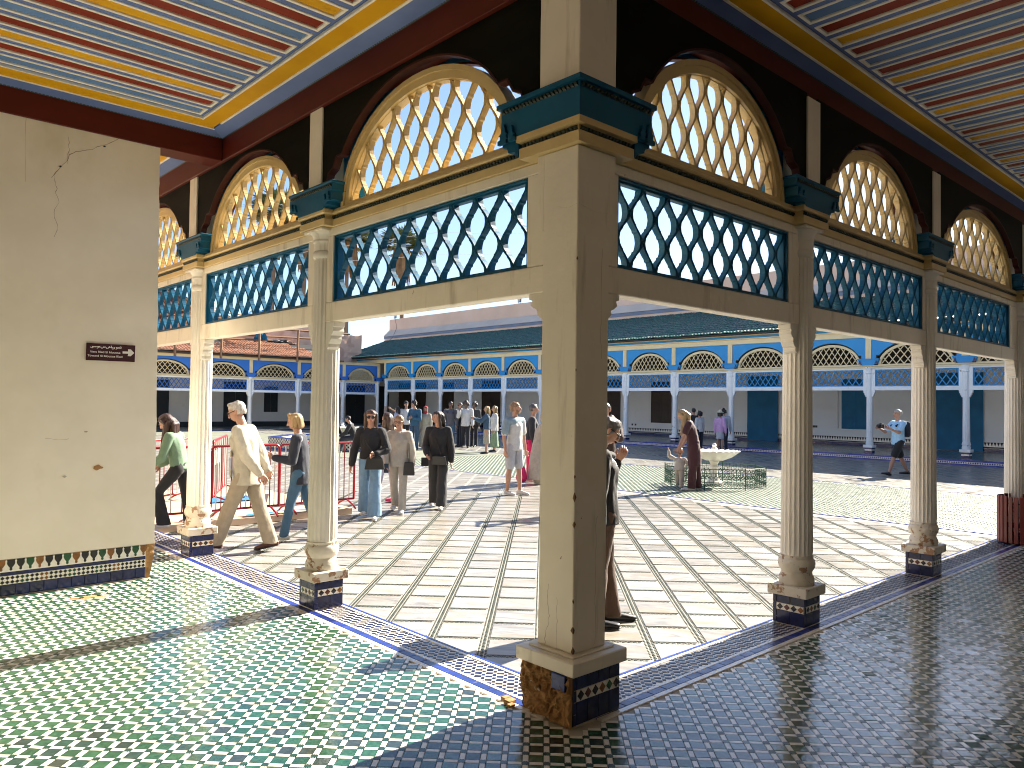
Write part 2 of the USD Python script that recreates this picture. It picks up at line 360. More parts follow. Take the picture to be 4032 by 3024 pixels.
def rects_uv(us, vs, hu, hv):
    us, vs = np.asarray(us), np.asarray(vs)
    cu = np.array([-1, 1, 1, -1.]) ; cv = np.array([-1, -1, 1, 1.])
    U = us[:, None] + cu * np.asarray(hu).reshape(-1, 1); V = vs[:, None] + cv * np.asarray(hv).reshape(-1, 1)
    p = np.stack([(U + V) / S2, (U - V) / S2], -1)
    return p[:, ::-1]          # counterclockwise in x, y

def in_view(x, y, z, m=.03):
    p = np.stack([x, y, np.full_like(x, z)], -1) - EYE
    d = p @ _f
    sx, sy = .5 + FPX / 4032 * (p @ CR) / d, .5 - FPX / 3024 * (p @ CU) / d
    return (d > .2) & (sx > -m) & (sx < 1 + m) & (sy > -m) & (sy < 1 + m)

def pieces(parent, name, polys, z0, z1, material, n=300, inset=.06, jitter=0.0, hide=None):
    """the n pieces that show largest are parts, the rest one mesh"""
    c = polys.mean(1)
    dist = np.hypot(c[:, 0] - EYE[0], c[:, 1] - EYE[1])
    ok = in_view(c[:, 0], c[:, 1], z1, 0.0)
    if hide is not None:
        ok &= ~hide(c)
    order = np.argsort(np.where(ok, dist, dist + 1000))
    for i in order[:n]:
        obj(name, frusta(polys[i:i + 1], z0, z1, inset, jitter), material, parent)
    if len(order) > n:
        obj(name + '_field', frusta(polys[order[n:]], z0, z1, inset, jitter), material, parent, kind='stuff')

court = UsdGeom.Xform.Define(stage, path_of('courtyard_floor'))
tag(court, kind='structure')
CX0, CX1, CY0, CY1 = .165, 25.0, .165, 40.4
b = MB(); quad(b, CX0, CX1, CY0, CY1, ZC - .006)
b.build('mortar_bed', L['band_white'], court)
PX0, PX1 = 9.55, 15.25
PU, PV = .4085, .4135
ku, kv = np.meshgrid(np.arange(-6, 120), np.arange(-80, 80), indexing='ij')
u0, v0 = (2.09 + PU * ku).ravel(), (-1.003 + PV * kv).ravel()
uc, vc = u0 + PU / 2, v0 + PV / 2
xc, yc = (uc + vc) / S2, (uc - vc) / S2
keep = (xc > CX0 + .05) & (xc < CX1 - .1) & (yc > CY0 + .05) & (yc < CY1 - .1) & ((xc < PX0 - .1) | (xc > PX1 + .1)) & in_view(xc, yc, ZC, .25)
polys = rects_uv(uc[keep], vc[keep], PU / 2 - .027, PV / 2 - .038)
polys[..., 0] = np.clip(polys[..., 0], CX0 + .002, CX1 - .002); polys[..., 1] = np.clip(polys[..., 1], CY0 + .002, CY1 - .002)
inpath = (polys[..., 0] > PX0) & (polys[..., 0] < PX1)
polys[..., 0] = np.where(inpath, np.where(polys[..., 0] < 12.4, PX0, PX1), polys[..., 0])
pieces(court, 'marble_slab', polys, ZC - .006, ZC, L['marble'], 300, .012, .002, hide=lambda c: (np.abs(c[:, 0] - c[:, 1]) < .75) & (c[:, 0] < 2))
# mosaic bands between the slabs: dark pieces on white, one by one where near, as lines beyond
near = keep & (np.hypot(xc - EYE[0], yc - EYE[1]) < 15.5)
nu, nv = u0[near], v0[near]
P4 = []
def dia(us, vs, hu, hv):
    cu = np.array([-1, 0, 1, 0.]) * hu; cv = np.array([0, -1, 0, 1.]) * hv
    U, V = us[:, None] + cu, vs[:, None] + cv
    return np.stack([(U + V) / S2, (U - V) / S2], -1)[:, ::-1]
m = 12
for k in range(m):
    P4.append(dia(nu + (k + .5) * PU / m, nv, .0098, .0130))
    for sg in (-1, 1):
        P4.append(dia(nu + (k + 1) * PU / m, nv + sg * .0275, .0072, .0075))
for k in range(8):
    P4.append(dia(nu, nv + .045 + (k + .5) * (PV - .09) / 8, .0115, .0120))
    for sg in (-1, 1):
        P4.append(dia(nu + sg * .017, nv + .045 + k * (PV - .09) / 8, .006, .009))
P4 = np.concatenate(P4)
c4 = P4.mean(1)
P4 = P4[(c4[:, 0] > CX0 + .01) & (c4[:, 1] > CY0 + .01) & (c4[:, 0] < PX0 - .02)]
obj('band_piece', frusta(P4, ZC - .006, ZC - .001, .02), L['band_tile'], court, kind='stuff')
far = keep & ~near
fu, fv = u0[far], v0[far]
P5 = np.concatenate([rects_uv(fu + PU / 2, fv + o, PU / 2, .0135) for o in (-.021, .021)] + [rects_uv(fu, fv + PV / 2, .009, PV / 2 - .03)])
c5 = P5.mean(1)
P5 = P5[(c5[:, 0] > CX0 + .01) & (c5[:, 1] > CY0 + .01) & (c5[:, 1] < CY1 - .1) & (c5[:, 0] < CX1 - .1) & ((c5[:, 0] < PX0 - .02) | (c5[:, 0] > PX1 + .02))]
mat('band_far', (.29, .29, .255), (.25, .255, .215), 2.0, .4)
obj('band_strip', frusta(P5, ZC - .006, ZC - .001, .01), L['band_far'], court, kind='stuff')
# the green and white path down the middle of the court
b = MB(); quad(b, PX0, PX1, 17, CY1, ZC - .001)
b.build('path_mosaic_far', L['path_mosaic'], court)
T = .098
ku, kv = np.meshgrid(np.arange(0, 460), np.arange(-300, 300), indexing='ij')
u, v = (ku * T).ravel(), (kv * T).ravel()
x, y = (u + v) / S2, (u - v) / S2
k2 = (x > PX0 + .12) & (x < PX1 - .12) & (y > CY0 + .05) & (y < 17) & in_view(x, y, ZC, .08)
obj('path_tile', frusta(rects_uv(u[k2], v[k2], .029, .029), ZC - .006, ZC, .05), L['path_green'], court, kind='stuff')
for xx in (PX0, PX1):
    b = MB(); b.box(xx - .03, xx + .03, CY0 + .01, 40.3, ZC - .02, ZC + .001)
    b.build('path_border', L['cobalt_tile'], court)

# gallery floors: green zellige set on the diagonal with white strips and small stars
gal = tag(UsdGeom.Xform.Define(stage, path_of('gallery_floor')), kind='structure')
GX, GY = -4.6, -4.6
b = MB()
b.box(GX, .165, GY, 42, -.44, -.008); b.box(.1651, 25.2, GY, .165, -.44, -.008)
b.build('floor_bed', L['grout'], gal)
ku, kv = np.meshgrid(np.arange(-90, 140), np.arange(-140, 140), indexing='ij')
U0, V0 = -.655, -1.211
u, v = (U0 + (ku + .5) * T).ravel(), (V0 + (kv + .5) * T).ravel()
def gal_area(x, y, m=0.0):
    left = (x < -.225 + m) & (x > -3.4) & (y > -3.4) & (y < 4.58)
    left2 = (x < -.225 + m) & (x > -.72) & (y >= 4.58) & (y < 9.5)
    right = (y < -.225 + m) & (y > -3.2) & (x > -3.4) & (x < 10.5)
    return (left & ((y > -.225) | (y < -.225 + m) | True) & ((y > -3.4)) & ~((x > -.225 + m))) | left2 | right
x, y = (u + v) / S2, (u - v) / S2
keep = gal_area(x, y, -.03)
hole = (np.hypot((x + 1.335) / 1.35, (y - 4.19) / .85) < .10)
polys = rects_uv(u[keep & ~hole], v[keep & ~hole], .0345, .0345)
pieces(gal, 'green_tile', polys, -.008, .0, L['green_tile'], 300, .05, .012, hide=lambda c: (np.abs(c) < .3).all(1))
su = np.concatenate([(U0 + ku * T).ravel(), (U0 + (ku + .5) * T).ravel()]); sv = np.concatenate([(V0 + (kv + .5) * T).ravel(), (V0 + kv * T).ravel()])
hu = np.concatenate([np.full(ku.size, .0125), np.full(ku.size, .0345)]); hv = np.concatenate([np.full(ku.size, .0345), np.full(ku.size, .0125)])
x, y = (su + sv) / S2, (su - sv) / S2
keep = gal_area(x, y, -.012) & ~(np.hypot((x + 1.335) / 1.35, (y - 4.19) / .85) < .08)
obj('white_strip', frusta(rects_uv(su[keep], sv[keep], hu[keep], hv[keep]), -.008, -.0002, .03, .008), L['white_tile'], gal, kind='stuff')
us, vs = (U0 + ku * T).ravel(), (V0 + kv * T).ravel()
x, y = (us + vs) / S2, (us - vs) / S2
keep = gal_area(x, y, -.01)
w = np.arange(16)[::-1] * PI / 8
rad = np.where(np.arange(16) % 2 == 0, .0215, .0165)
st = np.stack([np.cos(w) * rad, np.sin(w) * rad], -1)[::-1]
obj('star_tile', frusta(np.stack([x[keep], y[keep]], -1)[:, None] + st, -.007, .0006, .03), L['star_tile'], gal, kind='stuff')
# borders under the arcades
def border(xf, length, name_len):
    mb = MB(xf)
    for a0, a1 in ((.112, .138), (-.127, -.102), (-.222, -.185)):
        for k in range(int(length / .16)):
            mb.box(k * .16 + .001, k * .16 + .158, a0, a1, -.03, .0012, .002)
    mb.build('white_edging', L['white_tile'], gal, kind='stuff')
    for k in range(int(min(length, 10.5) / .125)):
        m1 = MB(xf); m1.box(k * .125 + .0015, k * .125 + .1235, -.184, -.128, -.03, float(.0004 + RNG.uniform(0, .001)), .003)
        m1.build('blue_edging', L['cobalt_tile'], gal)
    m2 = MB(xf)
    for k in range(int(length / .2)):
        m2.box(k * .2 + .001, k * .2 + .199, .139, .168, -.146, .0005, .004)
    m2.build('step_nosing', L['cobalt_tile'], gal, kind='stuff')
    # basket of dark and white pieces
    pu, pv = .056, .068
    q = []
    a, c = np.meshgrid(np.arange(-150, 150), np.arange(-150, 150), indexing='ij')
    for (ou, ov, hu, hv) in ((0, 0, .0265, .021), (pu / 2, pv / 2 + .001, .0265, .0105)):
        uu, vv = (a * pu / 1 + ou).ravel(), (c * pv + ov).ravel()
        X, Y = (uu + vv) / S2, (uu - vv) / S2
        k = (X > .02) & (X < min(length, 10.5)) & (Y > -.106) & (Y < .116)
        q.append(rects_uv(uu[k], vv[k], hu / 2, hv))
    q = np.concatenate(q); q[..., 1] = np.clip(q[..., 1], -.112, .122)
    vtx, fc = frusta(q, -.008, -.0005, .03)
    MB(xf).add(vtx, fc).build('dark_piece', L['mixed_tile'], gal, kind='stuff')
    m3 = MB(xf); m3.box(0, length, -.11, .12, -.03, -.0035); m3.build('checker_bed', L['white_tile'], gal)
LX = np.array([[0, 1, 0, 0], [1, 0, 0, 0], [0, 0, 1, 0.]])       # along +y, outward +x
RX = np.array([[1, 0, 0, 0], [0, 1, 0, 0], [0, 0, 1, 0.]])       # along +x, outward +y
border(LX, 16, 'left'); border(RX, 24.8, 'right')
# worn patch in the green tiles by the wall, and loose bits by the pillar
mb = MB()
pt = Polygon([(-1.335 + .135 * math.cos(a) * (1 + .22 * math.sin(3 * a) + .12 * math.sin(7 * a)), 4.19 + .085 * math.sin(a) * (1 + .25 * math.cos(5 * a))) for a in np.linspace(0, 2 * PI, 40)[:-1]])
mb.slab(pt, -.03, -.0045, 'xy'); mb.build('worn_patch', L['adobe'], gal)
mb = MB()
for (x, y, s) in ((-.205, .265, .03), (-.235, .225, .022), (-.19, .315, .026)):
    mb.box(x - s, x + s, y - s * .7, y + s * .7, .0, s * .7, .004)
mb.build('broken_tile', L['adobe'], gal)

# ---------------------------------------------------------------- shared shapes
def lattice(w, h, cw, ch, top, clip=None, fine=True, shrink=.80, x0=0.0, shape=None):
    """openings of an ogee lattice in the rectangle 0..w, 0..h with bar crossings on the line Z = top"""
    if fine:
        q = [(0, 1), (.17, .80), (.36, .62), (.50, .52), (.545, .41), (.66, .37), (.74, .22), (.79, 0)]
        q = np.array(q + [(a, -b_) for a, b_ in q[-2::-1]]); q = np.vstack([q, np.stack([-q[-2:0:-1, 0], q[-2:0:-1, 1]], -1)])
        q = q * [cw / 2 * 1.0, ch / 2 * .88]
    else:
        q = np.array([(0, 1), (.82, .06), (.82, -.06), (0, -1), (-.82, -.06), (-.82, .06)]) * [cw / 2 * 1.0, ch / 2 * .84]
    ops = []
    region = clip if clip is not None else sbox(0, 0, w, h)
    n = int(w / cw) + 3
    for j in range(-1, int(h / ch) + 3):
        for i in range(-2, n):
            for (ox, oz) in ((.5, 0), (0, .5)):
                c = np.array([x0 + (i + ox) * cw, top - (j + oz) * ch])
                if c[0] < -cw or c[0] > w + cw or c[1] < -ch or c[1] > h + ch:
                    continue
                p = Polygon(q + c)
                if p.intersects(region):
                    p = p.intersection(region)
                    if p.area > 2e-4:
                        ops.append(p)
    return unary_union(ops)

def ridges(mb, region, w, h, cw, ch, top, d, x0=0.0):
    """a thin raised line along each bar, on the face at depth d"""
    s = ch / cw
    for i in range(-12, int(w / cw) + 14):
        for sg in (1, -1):
            p, q = (x0 + i * cw - sg * 6 * cw, top - 6 * ch), (x0 + i * cw + sg * 6 * cw, top + 6 * ch)
            g = LineString([p, q]).intersection(region)
            for e in getattr(g, 'geoms', [g]):
                if e.is_empty or e.length < .03:
                    continue
                (ax, az), (bx, bz) = e.coords[0], e.coords[-1]
                t = np.array([bx - ax, bz - az]); t /= np.linalg.norm(t); nn = np.array([-t[1], t[0]]) * .006
                v = [(ax + nn[0], d, az + nn[1]), (ax - nn[0], d, az - nn[1]), (ax, d - .005, az), (bx + nn[0], d, bz + nn[1]), (bx - nn[0], d, bz - nn[1]), (bx, d - .005, bz)]
                mb.add(v, [(0, 2, 5), (0, 5, 3), (2, 1, 4), (2, 4, 5)])

def half_ellipse(cx, z0, a, h, n=28):
    t = np.linspace(0, PI, n)
    return np.stack([cx + a * np.cos(t), z0 + h * np.sin(t)], -1)

def bracket_poly(c, z0, z1, half=.35):
    """stepped bracket seen from the front"""
    h = z1 - z0
    q = [(half, z1), (half, z1 - .05), (half - .02, z1 - .06), (half - .02, z0 + .33 * h), (half - .07, z0 + .31 * h), (half - .085, z0 + .18 * h), (half - .13, z0 + .16 * h), (half - .15, z0), ]
    return Polygon([(c + a, z) for a, z in q] + [(c - a, z) for a, z in q[::-1]])

def finial(c, z, s):
    q = [(.5, 0), (.5, .25), (.28, .3), (.28, .5), (.38, .55), (.2, .7), (.16, .95), (.07, 1.25)]
    return Polygon([(c + a * s, z + b_ * s) for a, b_ in q] + [(c - a * s, z + b_ * s) for a, b_ in q[::-1]])

def corbel_poly(side, x0, z1, w=.10, h=.20):
    """scroll corbel under the lintel: profile in X, Z"""
    q = [(0, 0), (1, 0), (1, -.16), (.86, -.2), (.92, -.34), (.74, -.46), (.62, -.5), (.66, -.62), (.5, -.76), (.36, -.8), (.38, -.92), (.2, -1.0), (0, -1.0)]
    return Polygon([(x0 + side * a * w, z1 + b_ * h) for a, b_ in q])

def rope(mb, x0, x1, d, z, r=.016, n=None):
    """twisted rope moulding along X"""
    n = n or max(4, int((x1 - x0) / .028))
    xs = np.linspace(x0, x1, n + 1)
    for i in range(n):
        a, e = xs[i], xs[i + 1]
        s = .35 * (e - a)
        v = [(a + .004, d, z - r), (e - .001, d, z - r), (e + s, d, z + r), (a + s + .004, d, z + r), (a + .007, d - r * .8, z - r * .5), (e - .004, d - r * .8, z - r * .5), (e + s - .004, d - r * .8, z + r * .5), (a + s + .007, d - r * .8, z + r * .5)]
        mb.add(v, [(4, 5, 6, 7), (0, 1, 5, 4), (1, 2, 6, 5), (2, 3, 7, 6), (3, 0, 4, 7)])

ZL, ZB, ZT, ZY, ZA, ZCR, ZBM, ZCE = 2.28, 2.44, 2.965, 3.03, 3.17, 3.92, 4.00, 4.25
def bay(par, xf, a, b_, ga=.21, gb=.21, side_a=.12, side_b=.12, ha=.33, hb=.33):
    """one bay of the near arcades between supports at X = a and X = b_"""
    w0, w1 = a + ga, b_ - gb
    m_ = MB(xf)
    m_.box(a + side_a * .6, b_ - side_b * .6, -.055, .055, ZL, ZB - .004, .006)
    m_.build('lintel', L['cream_paint'], par)
    m_ = MB(xf); m_.box(a + side_a * .6, b_ - side_b * .6, -.055, .055, ZT + .004, ZY, .004); m_.build('top_rail', L['cream_paint'], par)
    for (p, q) in ((a + side_a * .6, w0 - .002), (w1 + .002, b_ - side_b * .6)):
        m_ = MB(xf); m_.box(p, q, -.052, .052, ZB - .003, ZT + .003, .003); m_.build('stile', L['cream_paint'], par)
    # lower lattice
    w, h = w1 - w0, ZT - ZB
    fr = .024
    n = max(6, round(w / .243)); cw = (w - 2 * fr) / n; ch = (h - 2 * fr) / 1.5
    inner = sbox(fr, fr, w - fr, h - fr)
    op = lattice(w, h, cw, ch, h - fr, inner, True, x0=fr)
    m_ = MB(xf)
    panel = affinity.translate(sbox(0, 0, w, h).difference(op), w0, ZB)
    m_.slab(panel, -.021, .021)
    ridges(m_, affinity.translate(inner, w0, ZB), w, h, cw, ch, ZT - fr, -.0211, w0 + fr)
    for (p, q, r_, s_) in ((w0, w1, ZB, ZB + .012), (w0, w1, ZT - .012, ZT), (w0, w0 + .012, ZB + .012, ZT - .012), (w1 - .012, w1, ZB + .012, ZT - .012)):
        m_.box(p, q, -.042, .042, r_, s_)
    m_.build('lattice_panel', L['blue_paint'], par)
    # cornice with rope
    m_ = MB(xf)
    m_.box(a + .19, b_ - .19, -.075, .075, ZY, ZY + .058, .004)
    m_.box(a + .19, b_ - .19, -.062, .062, ZY + .058, ZY + .092)
    m_.box(a + .19, b_ - .19, -.088, .088, ZY + .092, ZA - .022, .008); m_.box(a + .19, b_ - .19, -.07, .07, ZA - .022, ZA, .004)
    m_.build('cornice', L['yellow_paint'], par)
    m_ = MB(xf); rope(m_, a + .2, b_ - .2, -.063, ZY + .075, .0155); m_.build('rope_moulding', L['rope_green'], par)
    # arch
    c, hw = (a + ha + b_ - hb) / 2, (b_ - hb - a - ha) / 2
    outer, inn = half_ellipse(c, ZA, hw, ZCR - ZA), half_ellipse(c, ZA + .028, hw - .085, ZCR - ZA - .115)
    po, pi_ = Polygon(outer), Polygon(inn)
    m_ = MB(xf); m_.slab(po.difference(pi_), -.045, .045)
    mid = Polygon(half_ellipse(c, ZA, hw - .035, ZCR - ZA - .035))
    m_.slab(po.difference(mid), -.062, -.0452)
    m_.build('arch_frame', L['yellow_paint'], par)
    cw = (2 * hw - .17) / 8.0
    op = lattice(2 * hw, ZCR - ZA, cw, .36, .028 + 3 * .36, affinity.translate(pi_.buffer(-.004), -(c - hw), -ZA), True, x0=.085)
    m_ = MB(xf); m_.slab(affinity.translate(affinity.translate(pi_.buffer(.012), -(c - hw), -ZA).difference(op), c - hw, ZA), -.02, .02)
    ridges(m_, pi_, 2 * hw, .75, cw, .36, ZA + .028, -.0201, c - hw + .085)
    m_.build('arch_lattice', L['yellow_paint'], par)
    # spandrel boards: dark inside, blue outside, with a brown reveal to a stepped arch
    cut = Polygon(half_ellipse(c, ZA, hw + .03, ZCR - ZA + .035)).union(Polygon([(c - hw - .2, ZA - .01), (c - hw - .2, ZA + .17), (c - hw - .13, ZA + .19), (c - hw - .10, ZA + .27), (c - hw - .03, ZA + .30), (c - hw + .02, ZA + .38), (c - hw + .2, ZA + .38), (c + hw - .2, ZA + .38), (c + hw - .02, ZA + .38), (c + hw + .03, ZA + .30), (c + hw + .10, ZA + .27), (c + hw + .13, ZA + .19), (c + hw + .2, ZA + .17), (c + hw + .2, ZA - .01)]))
    big = sbox(a + .09, ZA + .002, b_ - .09, ZBM + .05)
    rev = cut.buffer(.014).difference(cut).intersection(big)
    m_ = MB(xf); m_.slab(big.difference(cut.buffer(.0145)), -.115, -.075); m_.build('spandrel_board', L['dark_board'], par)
    m_ = MB(xf); m_.slab(big.difference(cut.buffer(.0145)), .075, .115); m_.build('outer_spandrel', L['wing_blue'], par)
    m_ = MB(xf); m_.slab(rev, -.119, -.06); m_.slab(rev, .06, .119); m_.build('arch_reveal', L['brown_reveal'], par)

def bracket(par, xf, c, half=.35):
    m_ = MB(xf)
    m_.slab(bracket_poly(c, ZA - .02, ZA + .165, half), -.165, .165)
    m_.box(c - half - .012, c + half + .012, -.178, .178, ZA + .165, ZA + .19, .008)
    for sg in (-1, 1):
        for (o, s) in ((.03, .06), (.085, .05)):
            m_.slab(finial(c + sg * (half - .02 - o), ZA + .03, s), -.18, -.163)
    m_.build('bracket', L['blue_paint'], par)
    m_ = MB(xf); rope(m_, c - half + .005, c + half - .02, -.166, ZA + .148, .013); m_.build('rope_moulding', L['rope_green'], par)
    m_ = MB(xf); m_.box(c - .1, c + .1, -.13, .13, ZA + .19, ZBM + .02, .004); m_.build('post', L['cream_paint'], par)
    m_ = MB(xf)
    m_.box(c - .205, c + .205, -.15, .15, ZY + .002, ZY + .06, .004); m_.box(c - .192, c + .192, -.137, .137, ZY + .06, ZY + .092); m_.box(c - .217, c + .217, -.162, .162, ZY + .092, ZA - .004, .008)
    m_.build('column_block', L['yellow_paint'], par)
    m_ = MB(xf); rope(m_, c - .2, c + .19, -.138, ZY + .076, .0155)
    m_.build('rope_moulding', L['rope_green'], par)

# ---------------------------------------------------------------- columns
def pedestal(par, h, z1, grid, tone, exposed=False, mats=('navy_tile', 'mixed_tile')):
    """tile-clad pedestal with a band of diamonds"""
    p = MB().box(-h + .006, h - .006, -h + .006, h - .006, -.01, z1).build('pedestal', L['grout'], par)
    zb0, zb1 = z1 * .47, z1 * .70
    for s in range(4):
        ang = s * PI / 2
        ca, sa = round(math.cos(ang)), round(math.sin(ang))
        xf = np.array([[ca, -sa, 0, 0], [sa, ca, 0, 0], [0, 0, 1, 0.]])
        if exposed and s == 3:
            continue
        n = grid
        e = .03
        w = (2 * h - e - .002) / n
        for k in range(n):
            for (r0, r1) in ((.004, zb0), (zb1, z1 - .002)):
                MB(xf).box(-h + e + k * w + .0012, -h + e + (k + 1) * w - .0012, -h + float(RNG.uniform(0, .0015)), -h + .012, r0 + .001, r1 - .001, .002).build('tile', L['navy_tile'], p)
        for (r0, r1) in ((.004, zb0 * .5), (zb0 * .5, zb0), (zb0, zb1), (zb1, z1 - .002)):
            MB(xf).box(-h + .001, -h + e - .001, -h + .0005, -h + .012, r0 + .001, r1 - .001, .002).build('tile', L['navy_tile'], p)
        MB(xf).box(-h + e + .001, h - .002, -h + .001, -h + .012, zb0 + .001, zb1 - .001).build('white_band', L['white_tile'], p)
        nd = max(4, round((2 * h - e) / ((zb1 - zb0) * 1.0)))
        wd = (2 * h - e - .004) / nd
        for k in range(nd):
            cx, cz = -h + e + .002 + (k + .5) * wd, (zb0 + zb1) / 2
            dz = (zb1 - zb0) / 2 * .93
            m_ = MB(xf)
            m_.add([(cx - wd * .46, -h, cz), (cx, -h, cz - dz), (cx + wd * .46, -h, cz), (cx, -h, cz + dz), (cx, -h - .0022, cz)], [(0, 1, 4), (1, 2, 4), (2, 3, 4), (3, 0, 4)])
            m_.build('diamond', L[('black_tile', 'brown_tile', 'bottle_tile', 'black_tile', 'maroon_tile')[(k + s + tone) % 5]], p)
    return p

def fluted(z0, z1, r0, r1, n=20, depth=.0085, sub=6):
    w = np.arange(n * sub) * 2 * PI / (n * sub)
    prof = np.abs(np.sin(w * n / 2)) ** .7
    v = []
    for z, r in ((z0, r0), (z0 + .03, r0), ((z0 + z1) / 2, (r0 + r1) / 2), (z1 - .03, r1), (z1, r1)):
        dd = depth if z0 < z < z1 else depth * .0
        rr = r - depth + dd * (1 - prof) if dd else np.full_like(w, r - depth * .6)
        rr = r - (dd * prof if dd else depth * .5)
        v.append(np.stack([np.cos(w) * rr, np.sin(w) * rr, np.full_like(w, z)], -1))
    k = n * sub
    v = np.concatenate(v)
    f = [(i * k + a, i * k + (a + 1) % k, (i + 1) * k + (a + 1) % k, (i + 1) * k + a) for i in range(4) for a in range(k)]
    return v, np.array(f)

def make_column(name, label, group):
    t = thing(name, label, 'column', group=group)
    pedestal(t, .127, .222, 2, 0)
    MB().box(-.158, .158, -.158, .158, .222, .298, .006).build('plinth', L['peeling_paint'], t)
    prof = [(.0, .298), (.128, .298), (.131, .325), (.128, .352), (.116, .375), (.113, .395), (.122, .410), (.134, .435), (.137, .460), (.131, .486), (.121, .497), (.121, .512), (.124, .52), (.0, .521)]
    MB().lathe(prof, 40).build('base', L['peeling_paint'], t, smooth=35)
    MB().add(*fluted(.52, 2.80, .119, .104)).build('shaft', L['white_paint'], t, smooth=50)
    prof = [(.0, 2.795), (.107, 2.797), (.118, 2.81), (.121, 2.83), (.116, 2.85), (.104, 2.862), (.107, 2.90), (.112, 2.925), (.117, 2.93), (.117, 2.942), (.113, 2.95), (.124, 2.985), (.142, 3.005), (.142, 3.012), (.0, 3.012)]
    MB().lathe(prof, 40).build('capital', L['white_paint'], t, smooth=35)
    MB().box(-.15, .15, -.14, .14, 3.008, 3.029, .004).build('abacus', L['cream_paint'], t)
    for sg in (-1, 1):
        m_ = MB(); m_.slab(corbel_poly(sg, sg * .085, ZL - .002, .125, .215), -.05, .05)
        m_.build('corbel', L['white_paint'], t)
    return t

G_COL = 'fluted columns of the near arcades'
col0 = make_column('fluted_column', 'white fluted column left of the square pillar, navy tiled foot', G_COL)
UsdGeom.Xformable(col0).GetOrderedXformOps()[0].Set(Gf.Vec3d(0, 2.75, 0))
UsdGeom.Xformable(col0).AddRotateZOp().Set(90.0)
dup(col0, (0, 5.42, 0), 90, 'sunlit white fluted column nearest the plaster wall with the sign')
dup(col0, (0, 8.1, 0), 90, 'fluted column hidden behind the plaster wall')
dup(col0, (2.54, 0, 0), 0, 'shaded fluted column with peeling plinth, first right of the square pillar')
dup(col0, (5.18, 0, 0), 0, 'fluted column between the first right column and the red slatted bin')
dup(col0, (8.35, 0, 0), 0, 'fluted column standing right behind the red slatted bin')
for xx in (11.1, 13.8):
    dup(col0, (xx, 0, 0), 0, 'fluted column beyond the right edge of the view')

# corner pillar
t = thing('corner_pillar', 'big square plastered pillar at the corner with broken tiled foot', 'pillar')
pp_ = pedestal(t, .187, .262, 4, 3, exposed=True)
rough = Manifold.cube([.03, .372, .262]).translate([-.19, -.186, 0]).refine_to_length(.009).to_mesh()
v = np.array(rough.vert_properties[:, :3]); out = v[:, 0] < -.188
v[out, 0] += -.004 + .045 * (meshkit.fbm(v[out] * 16, 4, 3) - .5) - .022 * np.clip(.10 - np.abs(meshkit.noise(v[out] * [34, 34, 20], 5) - .5), 0, .1) * 10 + .012 * (meshkit.noise(v[out] * 90, 6) - .5)
e = v[:, 1] > .184
v[e & out, 0] += .016
obj('bare_earth_core', (v, rough.tri_verts), L['adobe'], pp_, label='broken face where the tiles are gone and bare earth shows')
MB().box(-.214, -.175, -.155, -.055, .175, .258, .004).build('tile', L['cobalt_tile'], pp_)
MB().box(-.192, -.176, -.187, -.16, .003, .258, .003).build('tile', L['black_tile'], pp_)
MB().box(-.215, .215, -.215, .215, .262, .335, .006).box(-.165, .165, -.165, .165, .335, .346, .004).build('plinth', L['cream_paint'], t)
MB().box(-.13, .13, -.13, .13, .346, 3.03, .005).build('shaft', L['cream_paint'], t)
prof = [(.0, .346), (.10, .346), (.105, .38), (.094, .405), (.09, .42), (.104, .45), (.108, .485), (.097, .512), (.09, .53), (.083, .531), (.080, 2.79), (.098, 2.81), (.098, 2.84), (.088, 2.86), (.095, 2.93), (.118, 3.0), (.12, 3.02), (0, 3.02)]
for (x, y) in ((.02, .135), (.135, .02)):
    MB().lathe(prof, 28, (x, y, 0)).build('half_column', L['white_paint'], t, smooth=35)
for xf, (x0) in ((LX, .13), (RX, .13)):
    MB(xf).slab(corbel_poly(1, .125, ZL - .002, .19, .19), -.05, .05).build('corbel', L['cream_paint'], t)
    MB(xf).slab(corbel_poly(1, .128, ZY - .002, .05, .42), -.128, -.06).build('carved_leaf', L['cream_paint'], t)
m_ = MB()
def lshape(s, e):
    return Polygon([(s, s), (e, s), (e, -s), (-s, -s), (-s, e), (s, e)])
m_.slab(lshape(-.168, .29), 3.031, 3.09, 'xy'); m_.slab(lshape(-.15, .28), 3.09, 3.125, 'xy'); m_.slab(lshape(-.185, .30), 3.125, 3.16, 'xy')
m_.build('capital_cornice', L['yellow_paint'], t)
for xf in (LX, RX):
    m_ = MB(xf); rope(m_, -.15, .27, -.151, 3.107, .0165); m_.build('rope_moulding', L['rope_green'], t)
m_ = MB()
m_.slab(lshape(-.178, .435), 3.16, 3.345, 'xy'); m_.slab(lshape(-.20, .455), 3.345, 3.372, 'xy')
for xf in (LX, RX):
    mm = MB(xf)
    mm.slab(Polygon([(.30, 3.161), (.435, 3.161), (.435, 3.13), (.40, 3.125), (.385, 3.09), (.33, 3.085), (.31, 3.05), (.30, 3.05)]), -.165, -.09)
    for (o, s) in ((.335, .075), (.40, .09)):
        mm.slab(finial(o, 3.14, s), -.197, -.177)
    m_.add(*mm.get())
m_.build('blue_block', L['blue_paint'], t)
for xf in (LX, RX):
    m_ = MB(xf); rope(m_, -.175, .42, -.179, 3.328, .014); m_.build('rope_moulding', L['rope_green'], t)
MB().box(-.15, .15, -.15, .15, 3.372, 4.32, .004).build('upper_pier', L['cream_paint'], t)

